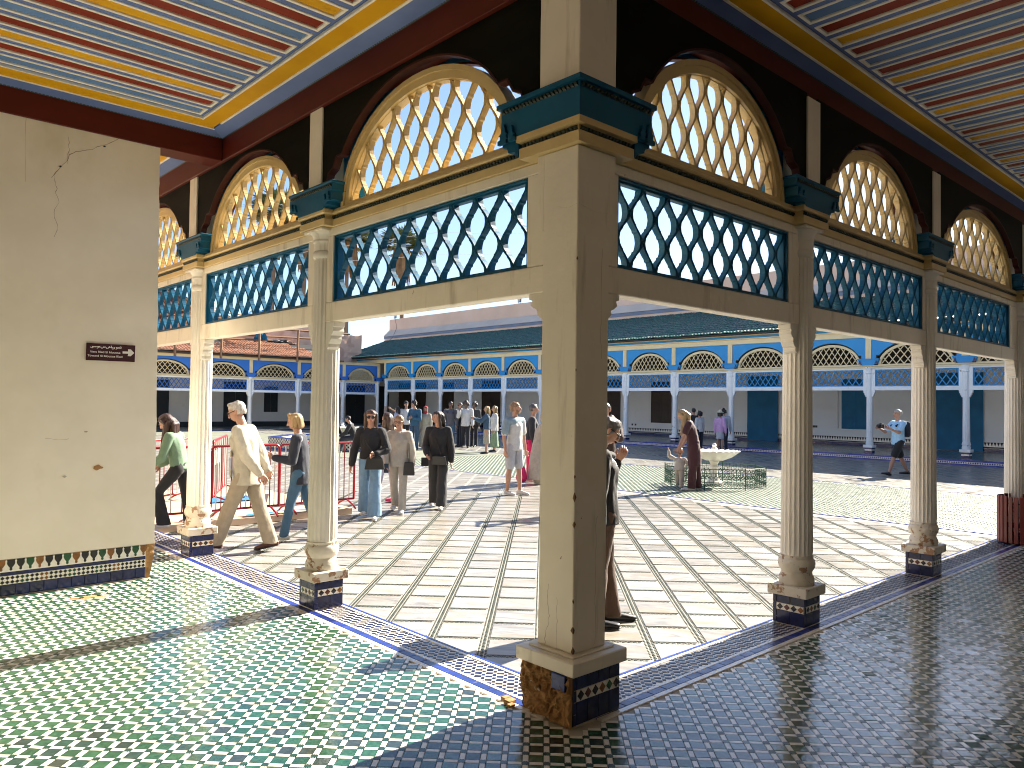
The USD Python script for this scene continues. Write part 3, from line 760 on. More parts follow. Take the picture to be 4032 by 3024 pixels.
def strip_on(face, pts, wd, parent, material, name):
    """a jagged crack laid on a pillar face: pts in (along, z)"""
    pts = np.array(pts, float); n = len(pts) * 4
    tt = np.linspace(0, len(pts) - 1, n); q = np.stack([np.interp(tt, range(len(pts)), pts[:, k]) for k in (0, 1)], 1)
    q[:, 0] += RNG.normal(0, .0022, n)
    w = wd * (.3 + RNG.random(n))
    if face == 'x':
        v = [(-.1306, p[0] - a, p[1]) for p, a in zip(q, w)] + [(-.1306, p[0] + a, p[1]) for p, a in zip(q, w)]
        f = [(i, n + i, n + i + 1, i + 1) for i in range(n - 1)]
    else:
        v = [(p[0] - a, -.1306, p[1]) for p, a in zip(q, w)] + [(p[0] + a, -.1306, p[1]) for p, a in zip(q, w)]
        f = [(i, i + 1, n + i + 1, n + i) for i in range(n - 1)]
    obj(name, (np.array(v), np.array(f)[:, ::-1]), material, parent)
for face, pts, wd in (('x', [(.075, .35), (.07, .42), (.05, .46), (.045, .52), (.06, .60), (.05, .68)], .0012), ('x', [(-.01, .34), (-.015, .45), (-.012, .62)], .0008), ('y', [(.04, .36), (.045, .55), (.04, .80), (.048, 1.05)], .0008), ('y', [(.07, 1.9), (.065, 2.2), (.072, 2.5)], .0008), ('x', [(.02, 2.72), (-.06, 2.70), (-.129, 2.715)], .0012), ('y', [(-.129, 2.715), (0, 2.69), (.12, 2.70)], .0012)):
    strip_on(face, pts, wd, t, L['old_wood'], 'crack')
for z, s in ((.47, .016), (.62, .009), (1.02, .012), (1.16, .016), (1.27, .008), (1.83, .006), (2.42, .008), (.36, .014)):
    mm = MB(); e = RNG.uniform(.6, 1.2, 6) * s
    mm.add([(-.1312, -.1312, z - 1.6 * e[0]), (-.1312, -.1312 + e[1], z - .2 * e[2]), (-.1312, -.1312 + .5 * e[3], z + e[4]), (-.1312, -.1312, z + 1.7 * e[5]), (-.1312 + e[2], -.1312, z + .1 * e[0]), (-.1312 + .6 * e[4], -.1312, z - .9 * e[1])], [(0, 3, 1), (1, 3, 2), (0, 4, 3), (0, 5, 4)])
    mm.build('paint_chip', L['old_wood'], t)

# ---------------------------------------------------------------- the two near arcades
al = thing('arcade_screen', 'painted timber arcade left of the corner pillar, blue lattices under yellow arches', 'arcade')
ar = thing('arcade_screen', 'shaded timber arcade right of the corner pillar, blue lattices under yellow arches', 'arcade')
bay(al, LX, 0, 2.75, .34, .18, .13, .12, .44, .30)
bay(al, LX, 2.75, 5.42, .23, .20)
bay(al, LX, 5.42, 8.1)
bay(ar, RX, 0, 2.54, .30, .24, .13, .12, .44, .33)
bay(ar, RX, 2.54, 5.18, .16, .16)
bay(ar, RX, 5.18, 8.35, .24, .40)
bay(ar, RX, 8.35, 11.1)
for c in (2.75, 5.42, 8.1):
    bracket(al, LX, c)
for c in (2.54, 5.18, 8.35, 11.1):
    bracket(ar, RX, c)
for par, xf, n, dn in ((al, LX, 16.0, -.15), (ar, RX, 24.9, -.09)):
    MB(xf).box(.1501 if xf is RX else -.15, n, dn, .16, ZBM, ZCE + .06, .004).build('red_beam', L['red_beam'], par)
    m_ = MB(xf); rope(m_, .14, n if n < 10 else 10, dn - .001, ZCE - .022, .014); m_.build('rope_moulding', L['rope_green'], par)

# ---------------------------------------------------------------- ceilings: framed plank ceilings in four colours
CYC = ('plank_blue', 'plank_red', 'plank_gold', 'plank_red')
def ceiling(label, xf, e0, c0, pitch, count, d_end, off, frame_end=None):
    """xf maps (X along the arcade, D across, Z). planks run across; c0 = X of the first plank, going by pitch; d_end = D where planks end"""
    t = thing('plank_ceiling', label, 'ceiling')
    far = -4.45
    z = ZCE
    lo = min(c0, c0 + pitch * (count - 1)) - abs(pitch) / 2; hi = max(c0, c0 + pitch * (count - 1)) + abs(pitch) / 2
    MB(xf).box(lo - .35, hi + .55, far, d_end + .42, z + .02, z + .07).build('backing', L['strip_blue'], t)
    for k in range(count):
        c = c0 + k * pitch
        MB(xf).box(c - .0635, c + .0635, far + .01, d_end - .025, z + .008, z + .022, .004).build('plank', L[CYC[k % 4]], t)
        for s in (-1, 1):
            MB(xf).box(c + s * .065, c + s * .089, far + .01, d_end, z - .004, z + .021, .003).build('white_trim', L['trim_white'], t)
        MB(xf).box(c - .0645, c + .0645, d_end - .024, d_end, z - .004, z + .021, .003).build('white_trim', L['trim_white'], t)
        if k < count - 1:
            MB(xf).box(c + pitch / 2 - .0285, c + pitch / 2 + .0285, far + .01, d_end, z + .002, z + .0205).build('blue_strip', L['strip_blue'], t)
    # border along the arcade: white, gold, white, blue cove
    x0, x1 = lo, hi + (.0 if frame_end is None else 0)
    if frame_end is not None:
        x1 = frame_end
    xc = x1 if frame_end is None else 4.6
    m_ = MB(xf); m_.box(x0, x1, d_end + .045, d_end + .064, z - .004, z + .021, .003); m_.box(x0, x1, d_end + .2155, d_end + .236, z - .004, z + .021, .003)
    m_.build('white_trim', L['trim_white'], t)
    MB(xf).box(x0, x1, d_end + .065, d_end + .215, z + .004, z + .0215).build('gold_border', L['plank_gold'], t)
    m_ = MB(xf); v = [(x0, d_end + .231, z + .002), (xc, d_end + .231, z + .002), (xc, off, z - .032), (x0, off, z - .032), (x0, d_end + .231, z + .03), (xc, d_end + .231, z + .03), (xc, off, z + .03), (x0, off, z + .03)]
    m_.add(v, [(0, 3, 2, 1), (4, 5, 6, 7), (0, 1, 5, 4), (2, 3, 7, 6), (0, 4, 7, 3), (1, 2, 6, 5)]); m_.build('blue_cove', L['strip_blue'], t)
    return t
c1 = ceiling('striped plank ceiling above the sign wall, red yellow blue planks', LX, 0, 4.10, -.242, 20, -.52, -.149, 4.29)
# border at its far end, along the cross beam
xf = np.array([[1, 0, 0, 0], [0, 1, 0, 0], [0, 0, 1, 0.]])
m_ = MB(); m_.box(-4.45, -.46, 4.265, 4.279, ZCE - .004, ZCE + .021, .003); m_.box(-4.45, -.28, 4.476, 4.49, ZCE - .004, ZCE + .021, .003); m_.build('white_trim', L['trim_white'], c1)
MB().box(-4.45, -.305, 4.2905, 4.475, ZCE + .0045, ZCE + .0212).build('gold_border', L['plank_gold'], c1)
m_ = MB(); m_.add([(-4.45, 4.491, ZCE + .001), (-.2, 4.491, ZCE + .001), (-.151, 4.601, ZCE - .032), (-4.45, 4.601, ZCE - .032), (-4.45, 4.491, ZCE + .03), (-.2, 4.491, ZCE + .03), (-.151, 4.601, ZCE + .03), (-4.45, 4.601, ZCE + .03)], [(0, 1, 2, 3), (4, 7, 6, 5), (0, 4, 5, 1), (2, 6, 7, 3), (0, 3, 7, 4), (1, 5, 6, 2)])
m_.build('blue_cove', L['strip_blue'], c1)
c2 = ceiling('shaded striped plank ceiling above the right gallery', RX, 0, .81, .2365, 44, -.43, -.089)
c3 = ceiling('striped plank ceiling glimpsed past the end of the sign wall', LX, 0, 5.3, .242, 12, -.52, -.149)

cb = thing('cross_beam', 'dark red beam crossing above the plaster wall with green rope trim', 'beam')
MB().box(-4.5, -.152, 4.602, 4.86, ZBM - .004, ZCE + .06, .005).build('beam', L['red_beam'], cb)
xfc = np.array([[1, 0, 0, 0], [0, 1, 0, 4.602], [0, 0, 1, 0.]])
m_ = MB(xfc); rope(m_, -4.4, -.16, -.0005, ZCE - .022, .014); m_.build('rope_moulding', L['rope_green'], cb)

# roof slabs over the galleries and back walls that close them
rf = tag(UsdGeom.Xform.Define(stage, path_of('gallery_roof')), kind='structure')
m_ = MB(); m_.box(-4.9, .30, -4.9, 42, ZCE + .32, ZCE + .55); m_.box(.301, 25.2, -4.9, .20, ZCE + .32, ZCE + .55); m_.box(-4.5, -.16, -4.5, .9, ZCE + .08, ZCE + .12); m_.box(-4.5, -.16, 5, 42, ZCE + .12, ZCE + .16); m_.box(-.16, 25, -4.5, -.1, ZCE + .08, ZCE + .12)
m_.box(.02, .16, .16, 42, ZCE + .06, ZCE + .32); m_.box(.161, 25.2, .02, .16, ZCE + .06, ZCE + .32)
m_.build('roof_slab', L['pink_wall'], rf)
gw = thing('gallery_wall', 'plain plastered back wall of the galleries', 'wall')
m_ = MB(); m_.box(-5.0, -4.5, -5, 42, -.1, 4.6); m_.box(-4.5, 25, -5.0, -4.5, -.1, 4.6); m_.build('wall', L['plaster'], gw)

# ---------------------------------------------------------------- plaster wall with the sign
WY = 4.622
t = thing('plaster_wall', 'cracked cream plaster wall at the left with tiled skirting', 'wall')
w = Manifold.cube([3.74, .62, 4.01 - .306]).translate([-4.45, WY, .306])
w = w.refine_to_length(.05).to_mesh(); v = np.array(w.vert_properties[:, :3])
n3 = meshkit.fbm(v * [2.0, 2.0, 2.0], 4, 11) - .5
front = v[:, 1] < WY + .001
v[front, 1] += .012 * n3[front]
e = v[:, 0] > -.72
zz = (v[:, 2] - .3) / 3.7
v[e, 0] += -.04 * zz[e] * 1.0 + .02 + .022 * (meshkit.fbm(v[e] * 9, 3, 4) - .5)
obj('wall', (v, w.tri_verts), L['plaster'], t, smooth=40)
cw_ = Manifold.cube([.075, .6, .31]).translate([-.775, WY + .012, -.005]).refine_to_length(.018).to_mesh()
v = np.array(cw_.vert_properties[:, :3]); k = (v[:, 0] > -.702) | (v[:, 1] < WY + .013)
v[k, 0] += .03 * (meshkit.fbm(v[k] * 24, 3, 8) - .5); v[k, 1] += .016 * (meshkit.fbm(v[k] * 30, 3, 9) - .6)
v[:, 0] += np.where(v[:, 0] > -.72, -.02 + .04 * v[:, 2] / .3, 0)
obj('broken_end', (v, cw_.tri_verts), L['adobe'], t, label='broken brick end of the skirting below the plaster')
sk = MB().box(-4.45, -.775, WY + .012, WY + .6, -.005, .304).build('skirting', L['grout'], t)
WT = -.766
k = 0; x = WT
while x > -3.6:
    wd = .1035 if k else .085
    MB().box(x - wd + .001, x - .001, WY - float(RNG.uniform(0, .0015)), WY + .02, .004, .0965, .003).build('blue_tile', L['navy_tile'], sk)
    x -= wd; k += 1
x, k = WT, 0
while x > -3.6:
    wd = (.053, .046)[k] if k < 2 else .1025
    MB().box(x - wd + .001, x - .001, WY, WY + .02, .169, .199, .002).build('blue_tile', L['navy_tile'], sk)
    x -= wd; k += 1
MB().box(-3.6, WT, WY + .002, WY + .02, .098, .168).box(-3.6, WT, WY + .002, WY + .02, .2002, .303).build('white_ground', L['white_tile'], sk)
q = {'black_tile': [], 'brown_tile': [], 'bottle_tile': []}
for k in range(80):
    for r in range(2):
        cx, cz = WT - .018 - k * .0352, .1155 + r * .0345
        j = (k // 2) % 8
        nm = 'brown_tile' if j == 3 else ('bottle_tile' if j in (0, 5) and k > 1 else 'black_tile')
        MB().add([(cx - .0165, WY + .0015, cz), (cx, WY + .0015, cz - .0162), (cx + .0165, WY + .0015, cz), (cx, WY + .0015, cz + .0162), (cx, WY - .001, cz)], [(0, 1, 4), (1, 2, 4), (2, 3, 4), (3, 0, 4)]).build('diamond', L[nm], sk)
for k in range(42):
    cx = WT - .018 - k * .0689
    qq = [(.031, .302), (.030, .294), (.026, .288), (.029, .275), (.027, .262), (.016, .243), (.0095, .236), (.0085, .226), (.011, .222), (.0085, .214), (.003, .209)]
    pl = Polygon([(cx + a, z) for a, z in qq] + [(cx - a, z) for a, z in qq[::-1]])
    MB().slab(pl, WY, WY + .004).build('merlon_tile', L[('brown_tile', 'bottle_tile', 'black_tile', 'brown_tile', 'black_tile', 'bottle_tile', 'black_tile')[k % 4 if k % 4 != 3 else 2]], sk)
# cracks and a chipped hole, in relief, and the pale patch
def crack(pts, wd):
    m_ = MB(); pts = np.array(pts)
    d = np.gradient(pts, axis=0); d /= np.linalg.norm(d, axis=1, keepdims=True); nn = np.stack([-d[:, 1], d[:, 0]], 1)
    ww = wd * (.35 + RNG.random(len(pts)))[:, None]
    a, b2 = pts + nn * ww, pts - nn * ww
    vv = [(p[0], WY - .0075, p[1]) for p in a] + [(p[0], WY - .0075, p[1]) for p in b2]
    k = len(pts)
    return m_.add(vv, [(i, i + 1, k + i + 1, k + i) for i in range(k - 1)])
for nm, pts, wd in (('crack', [(-1.081, 4.0), (-1.133, 3.958), (-1.204, 3.904), (-1.262, 3.88), (-1.294, 3.847), (-1.432, 3.793), (-1.481, 3.753), (-1.492, 3.701), (-1.534, 3.65), (-1.575, 3.585), (-1.609, 3.529)], .0019),
                    ('crack', [(-1.491, 3.912), (-1.484, 3.872), (-1.489, 3.828), (-1.476, 3.803), (-1.493, 3.757), (-1.489, 3.674)], .0012),
                    ('crack', [(-1.592, 3.553), (-1.578, 3.473), (-1.562, 3.441), (-1.579, 3.41), (-1.544, 3.333), (-1.584, 3.249), (-1.576, 3.181), (-1.555, 3.136), (-1.556, 3.088), (-1.578, 3.022)], .0013),
                    ('crack', [(-1.808, 4.0), (-1.807, 3.766), (-1.80, 3.454)], .0007), ('crack', [(-1.60, 1.30), (-1.50, 1.285), (-1.42, 1.29)], .0009)):
    p = np.array(pts); n = len(p) * 3
    tt = np.linspace(0, len(p) - 1, n); q = np.stack([np.interp(tt, range(len(p)), p[:, a]) for a in (0, 1)], 1)
    q[1:-1] += RNG.normal(0, .005 if wd > .002 else .001, (n - 2, 2))
    crack(q, wd).build(nm, L['old_wood'], t)
for (x, z, s, ml) in ((-1.188, 1.032, .03, 'adobe'), (-1.445, .965, .012, 'grout'), (-1.204, 3.895, .008, 'black_metal'), (-1.545, 3.64, .009, 'black_metal'), (-1.29, 1.35, .010, 'grout')):
    pl = Polygon([(x + 1.25 * s * math.cos(a) * (1 + .2 * math.sin(3 * a + x * 9)), z + .7 * s * math.sin(a) * (1 + .25 * math.cos(4 * a + z * 7))) for a in np.linspace(0, 2 * PI, 22)[:-1]])
    MB().slab(pl, WY - .009, WY).build('chip', L[ml], t)

def letters(text, h, x0, x1, z, parent, material, frame, bold=True, name='lettering', flip=False):
    """text fitted between x0 and x1 on the plane given by frame (3x4)"""
    tm = meshkit.text_mesh(text, h, .0012, bold)
    v = np.array(tm.vertices); v[:, 0] = x0 + (v[:, 0] - v[:, 0].min()) / np.ptp(v[:, 0]) * (x1 - x0)
    if flip:
        v[:, 0] = x0 + x1 - v[:, 0]
    v[:, 1] += z
    f = np.array(tm.faces)
    return MB(frame).add(v, f[:, ::-1] if flip else f).build(name, material, parent)

sg = thing('direction_sign', 'small maroon direction sign with white arrow on the plaster wall', 'sign')
sy = WY - .016
SF = np.array([[1, 0, 0, 0], [0, 0, -1, sy], [0, 1, 0, 0.]])
MB().box(-1.308, -.906, sy, sy + .008, 1.979, 2.131, .002).build('plate', L['sign_maroon'], sg)
letters('Vers Riad Si Moussa', .0165, -1.277, -1.032, 2.048, sg, L['sign_white'], SF)
letters('Toward Si Moussa Riad', .0165, -1.296, -1.013, 2.013, sg, L['sign_white'], SF)
MB(SF).slab(Polygon([(-1.012, 2.052), (-.965, 2.052), (-.968, 2.031), (-.943, 2.031), (-.914, 2.062), (-.943, 2.093), (-.968, 2.093), (-.965, 2.072), (-1.012, 2.072)]), 0, .0013, 'xy').build('arrow', L['sign_white'], sg)
# Arabic line, drawn stroke by stroke, right to left
ar_strokes, dots = [], []
def S_(*p): ar_strokes.append(p)
# nun-ha-waw
S_((20.0, 2.2), (19.9, 1.0), (19.4, .75), (18.7, .8), (18.3, 1.0)); dots += [(19.6, 3.1)]
S_((19.0, 2.6), (18.2, 2.3), (17.6, 1.9), (17.9, 1.0), (17.0, .8), (16.4, .85)); S_((16.4, .9), (16.5, 1.9), (15.9, 2.0), (15.7, 1.3), (16.4, 1.0), (16.2, 0.0), (15.4, -.7))
# ra ya alif dad
S_((14.2, 2.0), (14.1, .6), (13.5, -.4), (12.8, -.6)); S_((12.6, 1.9), (12.5, .9), (11.8, .8), (11.2, .85), (11.1, 3.6)); dots += [(12.6, -.7), (12.1, -.7)]
S_((10.3, 1.2), (9.5, 2.1), (8.8, 1.7), (8.9, 1.0), (10.2, .9)); S_((8.9, 1.0), (8.5, .9), (8.3, -.2), (7.5, -.7), (6.8, -.1), (6.7, .9)); dots += [(9.4, 3.0)]
# sin
S_((5.9, 1.9), (5.7, 1.0), (5.2, 1.0), (5.0, 1.8), (4.8, 1.0), (4.3, 1.0), (4.1, 1.8), (3.9, .6), (3.2, -.4), (2.4, -.3), (2.0, .5), (2.0, 1.2))
# mim waw sin alif maqsura
S_((.9, 1.2), (1.0, 2.0), (.3, 2.1), (.2, 1.2), (.9, 1.0), (-.3, .9)); S_((-.3, .9), (-.3, 2.0), (-.9, 2.0), (-1.0, 1.2), (-.3, 1.0), (-.5, 0), (-1.3, -.7))
S_((-2.0, 1.9), (-2.2, 1.0), (-2.7, 1.0), (-2.9, 1.8), (-3.1, 1.0), (-3.6, 1.0), (-3.8, 1.7), (-4.1, 1.0), (-4.9, 1.0)); S_((-4.9, 1.0), (-4.7, 1.7), (-5.4, 1.8), (-5.5, .8), (-4.9, .2), (-5.6, -.6), (-6.6, -.4), (-6.9, .7))
geo = [LineString(s).buffer(.36) for s in ar_strokes] + [Point(d).buffer(.42) for d in dots]
a_ = affinity.translate(affinity.scale(unary_union(geo), .0092, .0062, origin=(0, 0)), -1.209, 2.092)
MB(SF).slab(a_, 0, .0012, 'xy').build('arabic_lettering', L['sign_white'], sg)

# ---------------------------------------------------------------- the far wings of the palace
def tiled_roof(par, name, e0, e1, lo, hi, material, pitch, rows, xf, singles=0, skip=None):
    """barrel tiles: X along the eave e0..e1, lo/hi = (D, Z) of eave and ridge"""
    lo, hi = np.array(lo), np.array(hi)
    run = hi - lo; ln = np.linalg.norm(run); tdir = run / ln; nrm = np.array([-tdir[1], tdir[0]])
    if nrm[1] < 0: nrm = -nrm
    n = int((e1 - e0) / pitch)
    rl = ln / rows
    ang = np.linspace(0, PI, 6)
    big = MB(xf)
    base = MB(xf)
    base.add([(e0, *lo), (e1, *lo), (e1, *hi), (e0, *hi), (e0, *(lo - nrm * .06)), (e1, *(lo - nrm * .06)), (e1, *(hi - nrm * .06)), (e0, *(hi - nrm * .06))], [(0, 1, 2, 3), (4, 7, 6, 5), (0, 4, 5, 1), (1, 5, 6, 2), (2, 6, 7, 3), (3, 7, 4, 0)])
    base.build('roof_deck', L['door_dark'], par)
    count = 0
    for k in range(n):
        c = e0 + (k + .5) * pitch
        for r in range(rows):
            if skip is not None and skip(c, r / rows):
                continue
            s0, s1 = r * rl - .02, (r + 1) * rl + .03
            jz, jx, jr = RNG.normal(0, .006), RNG.normal(0, .006), RNG.uniform(.9, 1.08)
            rad = pitch * .47 * jr
            ring = []
            for (s, lift, rr) in ((s0, .045 + jz, rad), (s1, .012 + jz, rad * .86)):
                p = lo + tdir * s
                for a in ang:
                    q = p + nrm * (lift + math.sin(a) * rr * .8)
                    ring.append((c + jx + math.cos(a) * rr, *q))
                if len(ring) == 6:
                    pass
            vv = ring
            ff = [(i, i + 1, 7 + i, 6 + i) for i in range(5)]
            cap = [(0, 1, 2), (0, 2, 3), (0, 3, 4), (0, 4, 5)]
            mm = big if (r or count >= singles) else MB(xf)
            mm.add(vv, ff)
            mm.add(np.array(vv)[:6], cap)
            if mm is not big:
                count += 1
                mm.build(name, material, par)
    big.build(name + '_field', material, par, kind='stuff')

def far_column(par, x, y, zf, mats, red=False):
    c = part('column', par)
    mb = MB(); mb.box(x - .13, x + .13, y - .13, y + .13, zf - .01, zf + .19)
    mb.build('pedestal', L['navy_tile'], c)
    mb = MB()
    for s in range(4):
        ca, sa = round(math.cos(s * PI / 2)), round(math.sin(s * PI / 2))
        m2 = MB(np.array([[ca, -sa, 0, x], [sa, ca, 0, y], [0, 0, 1, zf]]))
        m2.box(-.12, .12, -.133, -.13, .08, .13)
        mb.add(*m2.get())
    mb.build('white_band', L['white_tile'], c)
    mb = MB()
    mb.box(x - .17, x + .17, y - .17, y + .17, zf + .19, zf + .29, .01)
    mb.lathe([(.13, .29), (.135, .36), (.115, .40), (.135, .45), (.125, .5), (.118, .53)], 14, (x, y, zf))
    mb.build('base', L['wing_white'], c, smooth=40)
    v, f = fluted(zf + .53, zf + 2.86, .115, .10, 12, .010, 3); v[:, 0] += x; v[:, 1] += y
    MB().add(v, f).build('shaft', L['wing_white'] if not red else L['wing_white'], c, smooth=50)
    if red:
        MB().lathe([(.12, .53), (.122, .9), (.119, 1.25), (.116, 1.3)], 14, (x, y, zf)).build('red_wrap', L['pink_wall'], c, smooth=50)
    MB().lathe([(.10, 2.86), (.125, 2.88), (.125, 2.91), (.108, 2.93), (.12, 3.0), (.15, 3.06), (.15, 3.10), (0, 3.10)], 14, (x, y, zf)).build('capital', L['wing_white'], c, smooth=40)
    return c

def wing_bay(par, xf, a, b_, zo, blue, lat, frame=None):
    """one bay of a far wing facade, seen from the court; X along, D outward"""
    Z = lambda z: z + zo
    w0, w1 = a + .21, b_ - .21
    m_ = MB(xf); m_.box(a + .09, b_ - .09, -.05, .05, Z(2.30), Z(2.438)); m_.box(a + .09, b_ - .09, -.05, .05, Z(3.042), Z(3.10)); m_.box(a + .09, w0 - .002, -.048, .048, Z(2.438), Z(3.042)); m_.box(w1 + .002, b_ - .09, -.048, .048, Z(2.438), Z(3.042))
    m_.build('lintel', L['wing_white'], par)
    w, h = w1 - w0, .60
    n = max(6, round(w / .25)); cw, ch = (w - .07) / n, (h - .07) / 1.5
    op = lattice(w, h, cw, ch, h - .035, sbox(.035, .035, w - .035, h - .035), False, x0=.035)
    m_ = MB(xf); m_.slab(affinity.translate(sbox(0, 0, w, h).difference(op), w0, Z(2.44)), -.013, .013); m_.build('lattice_panel', L[lat], par)
    m_ = MB(xf); m_.box(a + .0, b_ - .0, -.09, .09, Z(3.102), Z(3.155)); m_.box(a, b_, -.11, .11, Z(3.165), Z(3.205)); m_.build('cornice', L['wing_yellow'], par)
    m_ = MB(xf); m_.box(a, b_, -.085, .085, Z(3.155), Z(3.165)); m_.build('dark_line', L['rope_green'], par)
    c, hw, za, hh = (a + b_) / 2, (b_ - a) / 2 - .31, Z(3.206), .80
    po, pi_ = Polygon(half_ellipse(c, za, hw, hh, 20)), Polygon(half_ellipse(c, za + .03, hw - .10, hh - .125, 20))
    cw = (2 * hw - .2) / 9.0
    op = lattice(2 * hw, hh, cw, .33, .03 + 3 * .33, affinity.translate(pi_, -(c - hw), -za), False, x0=.1)
    m_ = MB(xf); m_.slab(po.difference(affinity.translate(op, c - hw, za)).difference(Polygon()), -.013, .013); m_.slab(po.difference(pi_), .0132, .05); m_.build('arch_frame', L['wing_yellow'], par)
    cut = Polygon(half_ellipse(c, za - .001, hw + .035, hh + .04, 20)).union(sbox(c - hw - .09, za - .01, c + hw + .09, za + .22)).union(sbox(c - hw - .03, za, c + hw + .03, za + .34))
    big = sbox(a + .11, za + .001, b_ - .11, Z(4.209))
    m_ = MB(xf); m_.slab(big.difference(cut), .06, .10); m_.build('spandrel_panel', L[blue], par)
    rv = cut.buffer(.02).difference(cut).intersection(big)
    m_ = MB(xf); m_.slab(rv, .03, .0985); m_.slab(rv, .1002, .104); m_.build('dark_reveal', L['rope_green'], par)
    for s, q in ((1, a), (-1, b_)):
        m_ = MB(xf); m_.slab(corbel_poly(s, q + s * .09, Z(2.298), .12, .24), -.05, .05); m_.build('corbel', L['wing_white'], par)

def wing_support(par, xf, c, zo, blue):
    Z = lambda z: z + zo
    m_ = MB(xf); m_.slab(bracket_poly(c, Z(3.21), Z(3.40), .36), -.1, .16); m_.box(c - .38, c + .38, -.1, .18, Z(3.40), Z(3.44)); m_.build('bracket', L[blue], par)
    m_ = MB(xf)
    for s in (-1, 1):
        m_.slab(finial(c + s * .29, Z(3.235), .11), .161, .185)
    m_.build('dark_finial', L['navy_tile'], par)
    m_ = MB(xf); m_.box(c - .1, c + .1, .0, .13, Z(3.441), Z(4.209)); m_.box(c - .025, c + .025, .1301, .14, Z(3.47), Z(4.2)); m_.build('post', L['wing_yellow'], par)

RW = thing('palace_wing', 'long blue and yellow arcaded wing with green tiled roof across the court', 'building')
WX = 25.2
WR = np.array([[0, -1, 0, WX], [1, 0, 0, 0], [0, 0, 1, 0.]])      # X -> y, D outward -> -x
cols = [-3.0, -.15, 2.7, 5.58, 8.72, 11.5, 14.36, 17.17, 19.93, 22.8, 25.6, 28.48, 31.37, 34.24, 37.1, 40.2]
for i, c in enumerate(cols):
    if c > 2:
        far_column(RW, WX, c, .04, None, red=(i == len(cols) - 1))
    wing_support(RW, WR, c, 0, 'wing_blue')
for a, b_ in zip(cols[1:-1], cols[2:]):
    wing_bay(RW, WR, a, b_, 0, 'wing_blue', 'wing_blue')
y0, y1 = -4, 46
m_ = MB(WR); m_.box(y0, y1, -.1, .15, 4.21, 4.405, .01); m_.box(y0, y1, -.1, .22, 4.405, 4.44); m_.box(y0, y1, -.1, .30, 4.53, 4.59, .01); m_.build('cream_cornice', L['wing_yellow'], RW)
m_ = MB(WR); m_.box(y0, y1, -.1, .17, 4.44, 4.53); m_.build('blue_band', L['wing_blue'], RW)
m_ = MB(WR); m_.box(y0, y1, -.1, .31, 4.59, 4.61); m_.build('dark_line', L['rope_green'], RW)
tiled_roof(RW, 'roof_tile', y0, 46, (.58, 4.62), (-3.8, 6.22), L['roof_green'], .155, 13, WR, 220)
m_ = MB(); m_.box(24.9, 30.2, -4, 46, 4.62 - .05, 4.66); m_.build('ceiling', L['door_wood'], RW)
m_ = MB(); m_.box(30.2, 30.8, -4, 46.5, -.4, 6.1); m_.build('back_wall', L['far_plaster'], RW)
m_ = MB(); m_.box(30.14, 30.199, -4, 46, 3.36, 4.6); m_.box(25.6, 30.1, -4, 46, 4.55, 4.6); m_.build('dark_frieze', L['door_wood'], RW)
m_ = MB(); m_.box(28.9, 29.3, -4, 46.2, 6.12, 6.38); m_.build('roof_ledge', L['pink_wall'], RW)
m_ = MB(); m_.box(28.86, 29.4, -4, 46.2, 6.38, 6.56); m_.build('grey_band', L['band_blue'], RW)
m_ = MB(); vv = [(28.8, 6.561), (29.30, 7.04), (29.6, 7.04), (29.6, 6.561)]
m_.slab(Polygon([(a, b2) for a, b2 in vv]), -46.2, 4); vt, fc = m_.get(); vt = vt * [1, -1, 1]; obj('sloping_ledge', (vt, fc[:, ::-1]), L['grey_ledge'], RW)
pw = Manifold.cube([.4, 50.2, .84]).translate([29.34, -4, 7.04]).refine_to_length(.5).to_mesh(); v = np.array(pw.vert_properties[:, :3]); k = v[:, 2] > 7.8; v[k, 2] += .05 * (meshkit.fbm(v[k] * .8, 3, 2) - .5)
obj('parapet', (v, pw.tri_verts), L['pink_wall'], RW)
m_ = MB(); m_.box(24.35, 30.2, -4, 46, -.44, .03); m_.build('gallery_platform', L['far_floor'], RW)
st = part('step', RW)
m_ = MB(); m_.box(24.32, 24.349, -4, 40.3, -.2, -.10).box(24.32, 24.349, -4, 40.3, -.03, .032); m_.build('blue_riser', L['cobalt_tile'], st)
mosaic_mat('riser_band', (.02, .02, .06), (.6, .57, .5), 22.0, 22.0, 0, .3)
m_ = MB(); m_.box(24.325, 24.349, -4, 40.3, -.0999, -.0301); m_.build('mosaic_riser', L['white_tile'], st)
m_ = MB()
for k in range(560):
    y = 2 + k * .068
    m_.add([(24.3245, y - .03, -.065), (24.3245, y, -.095), (24.3245, y + .03, -.065), (24.3245, y, -.035), (24.318, y, -.065)], [(1, 0, 4), (2, 1, 4), (3, 2, 4), (0, 3, 4)])
m_.build('dark_diamond', L['navy_tile'], st, kind='stuff')
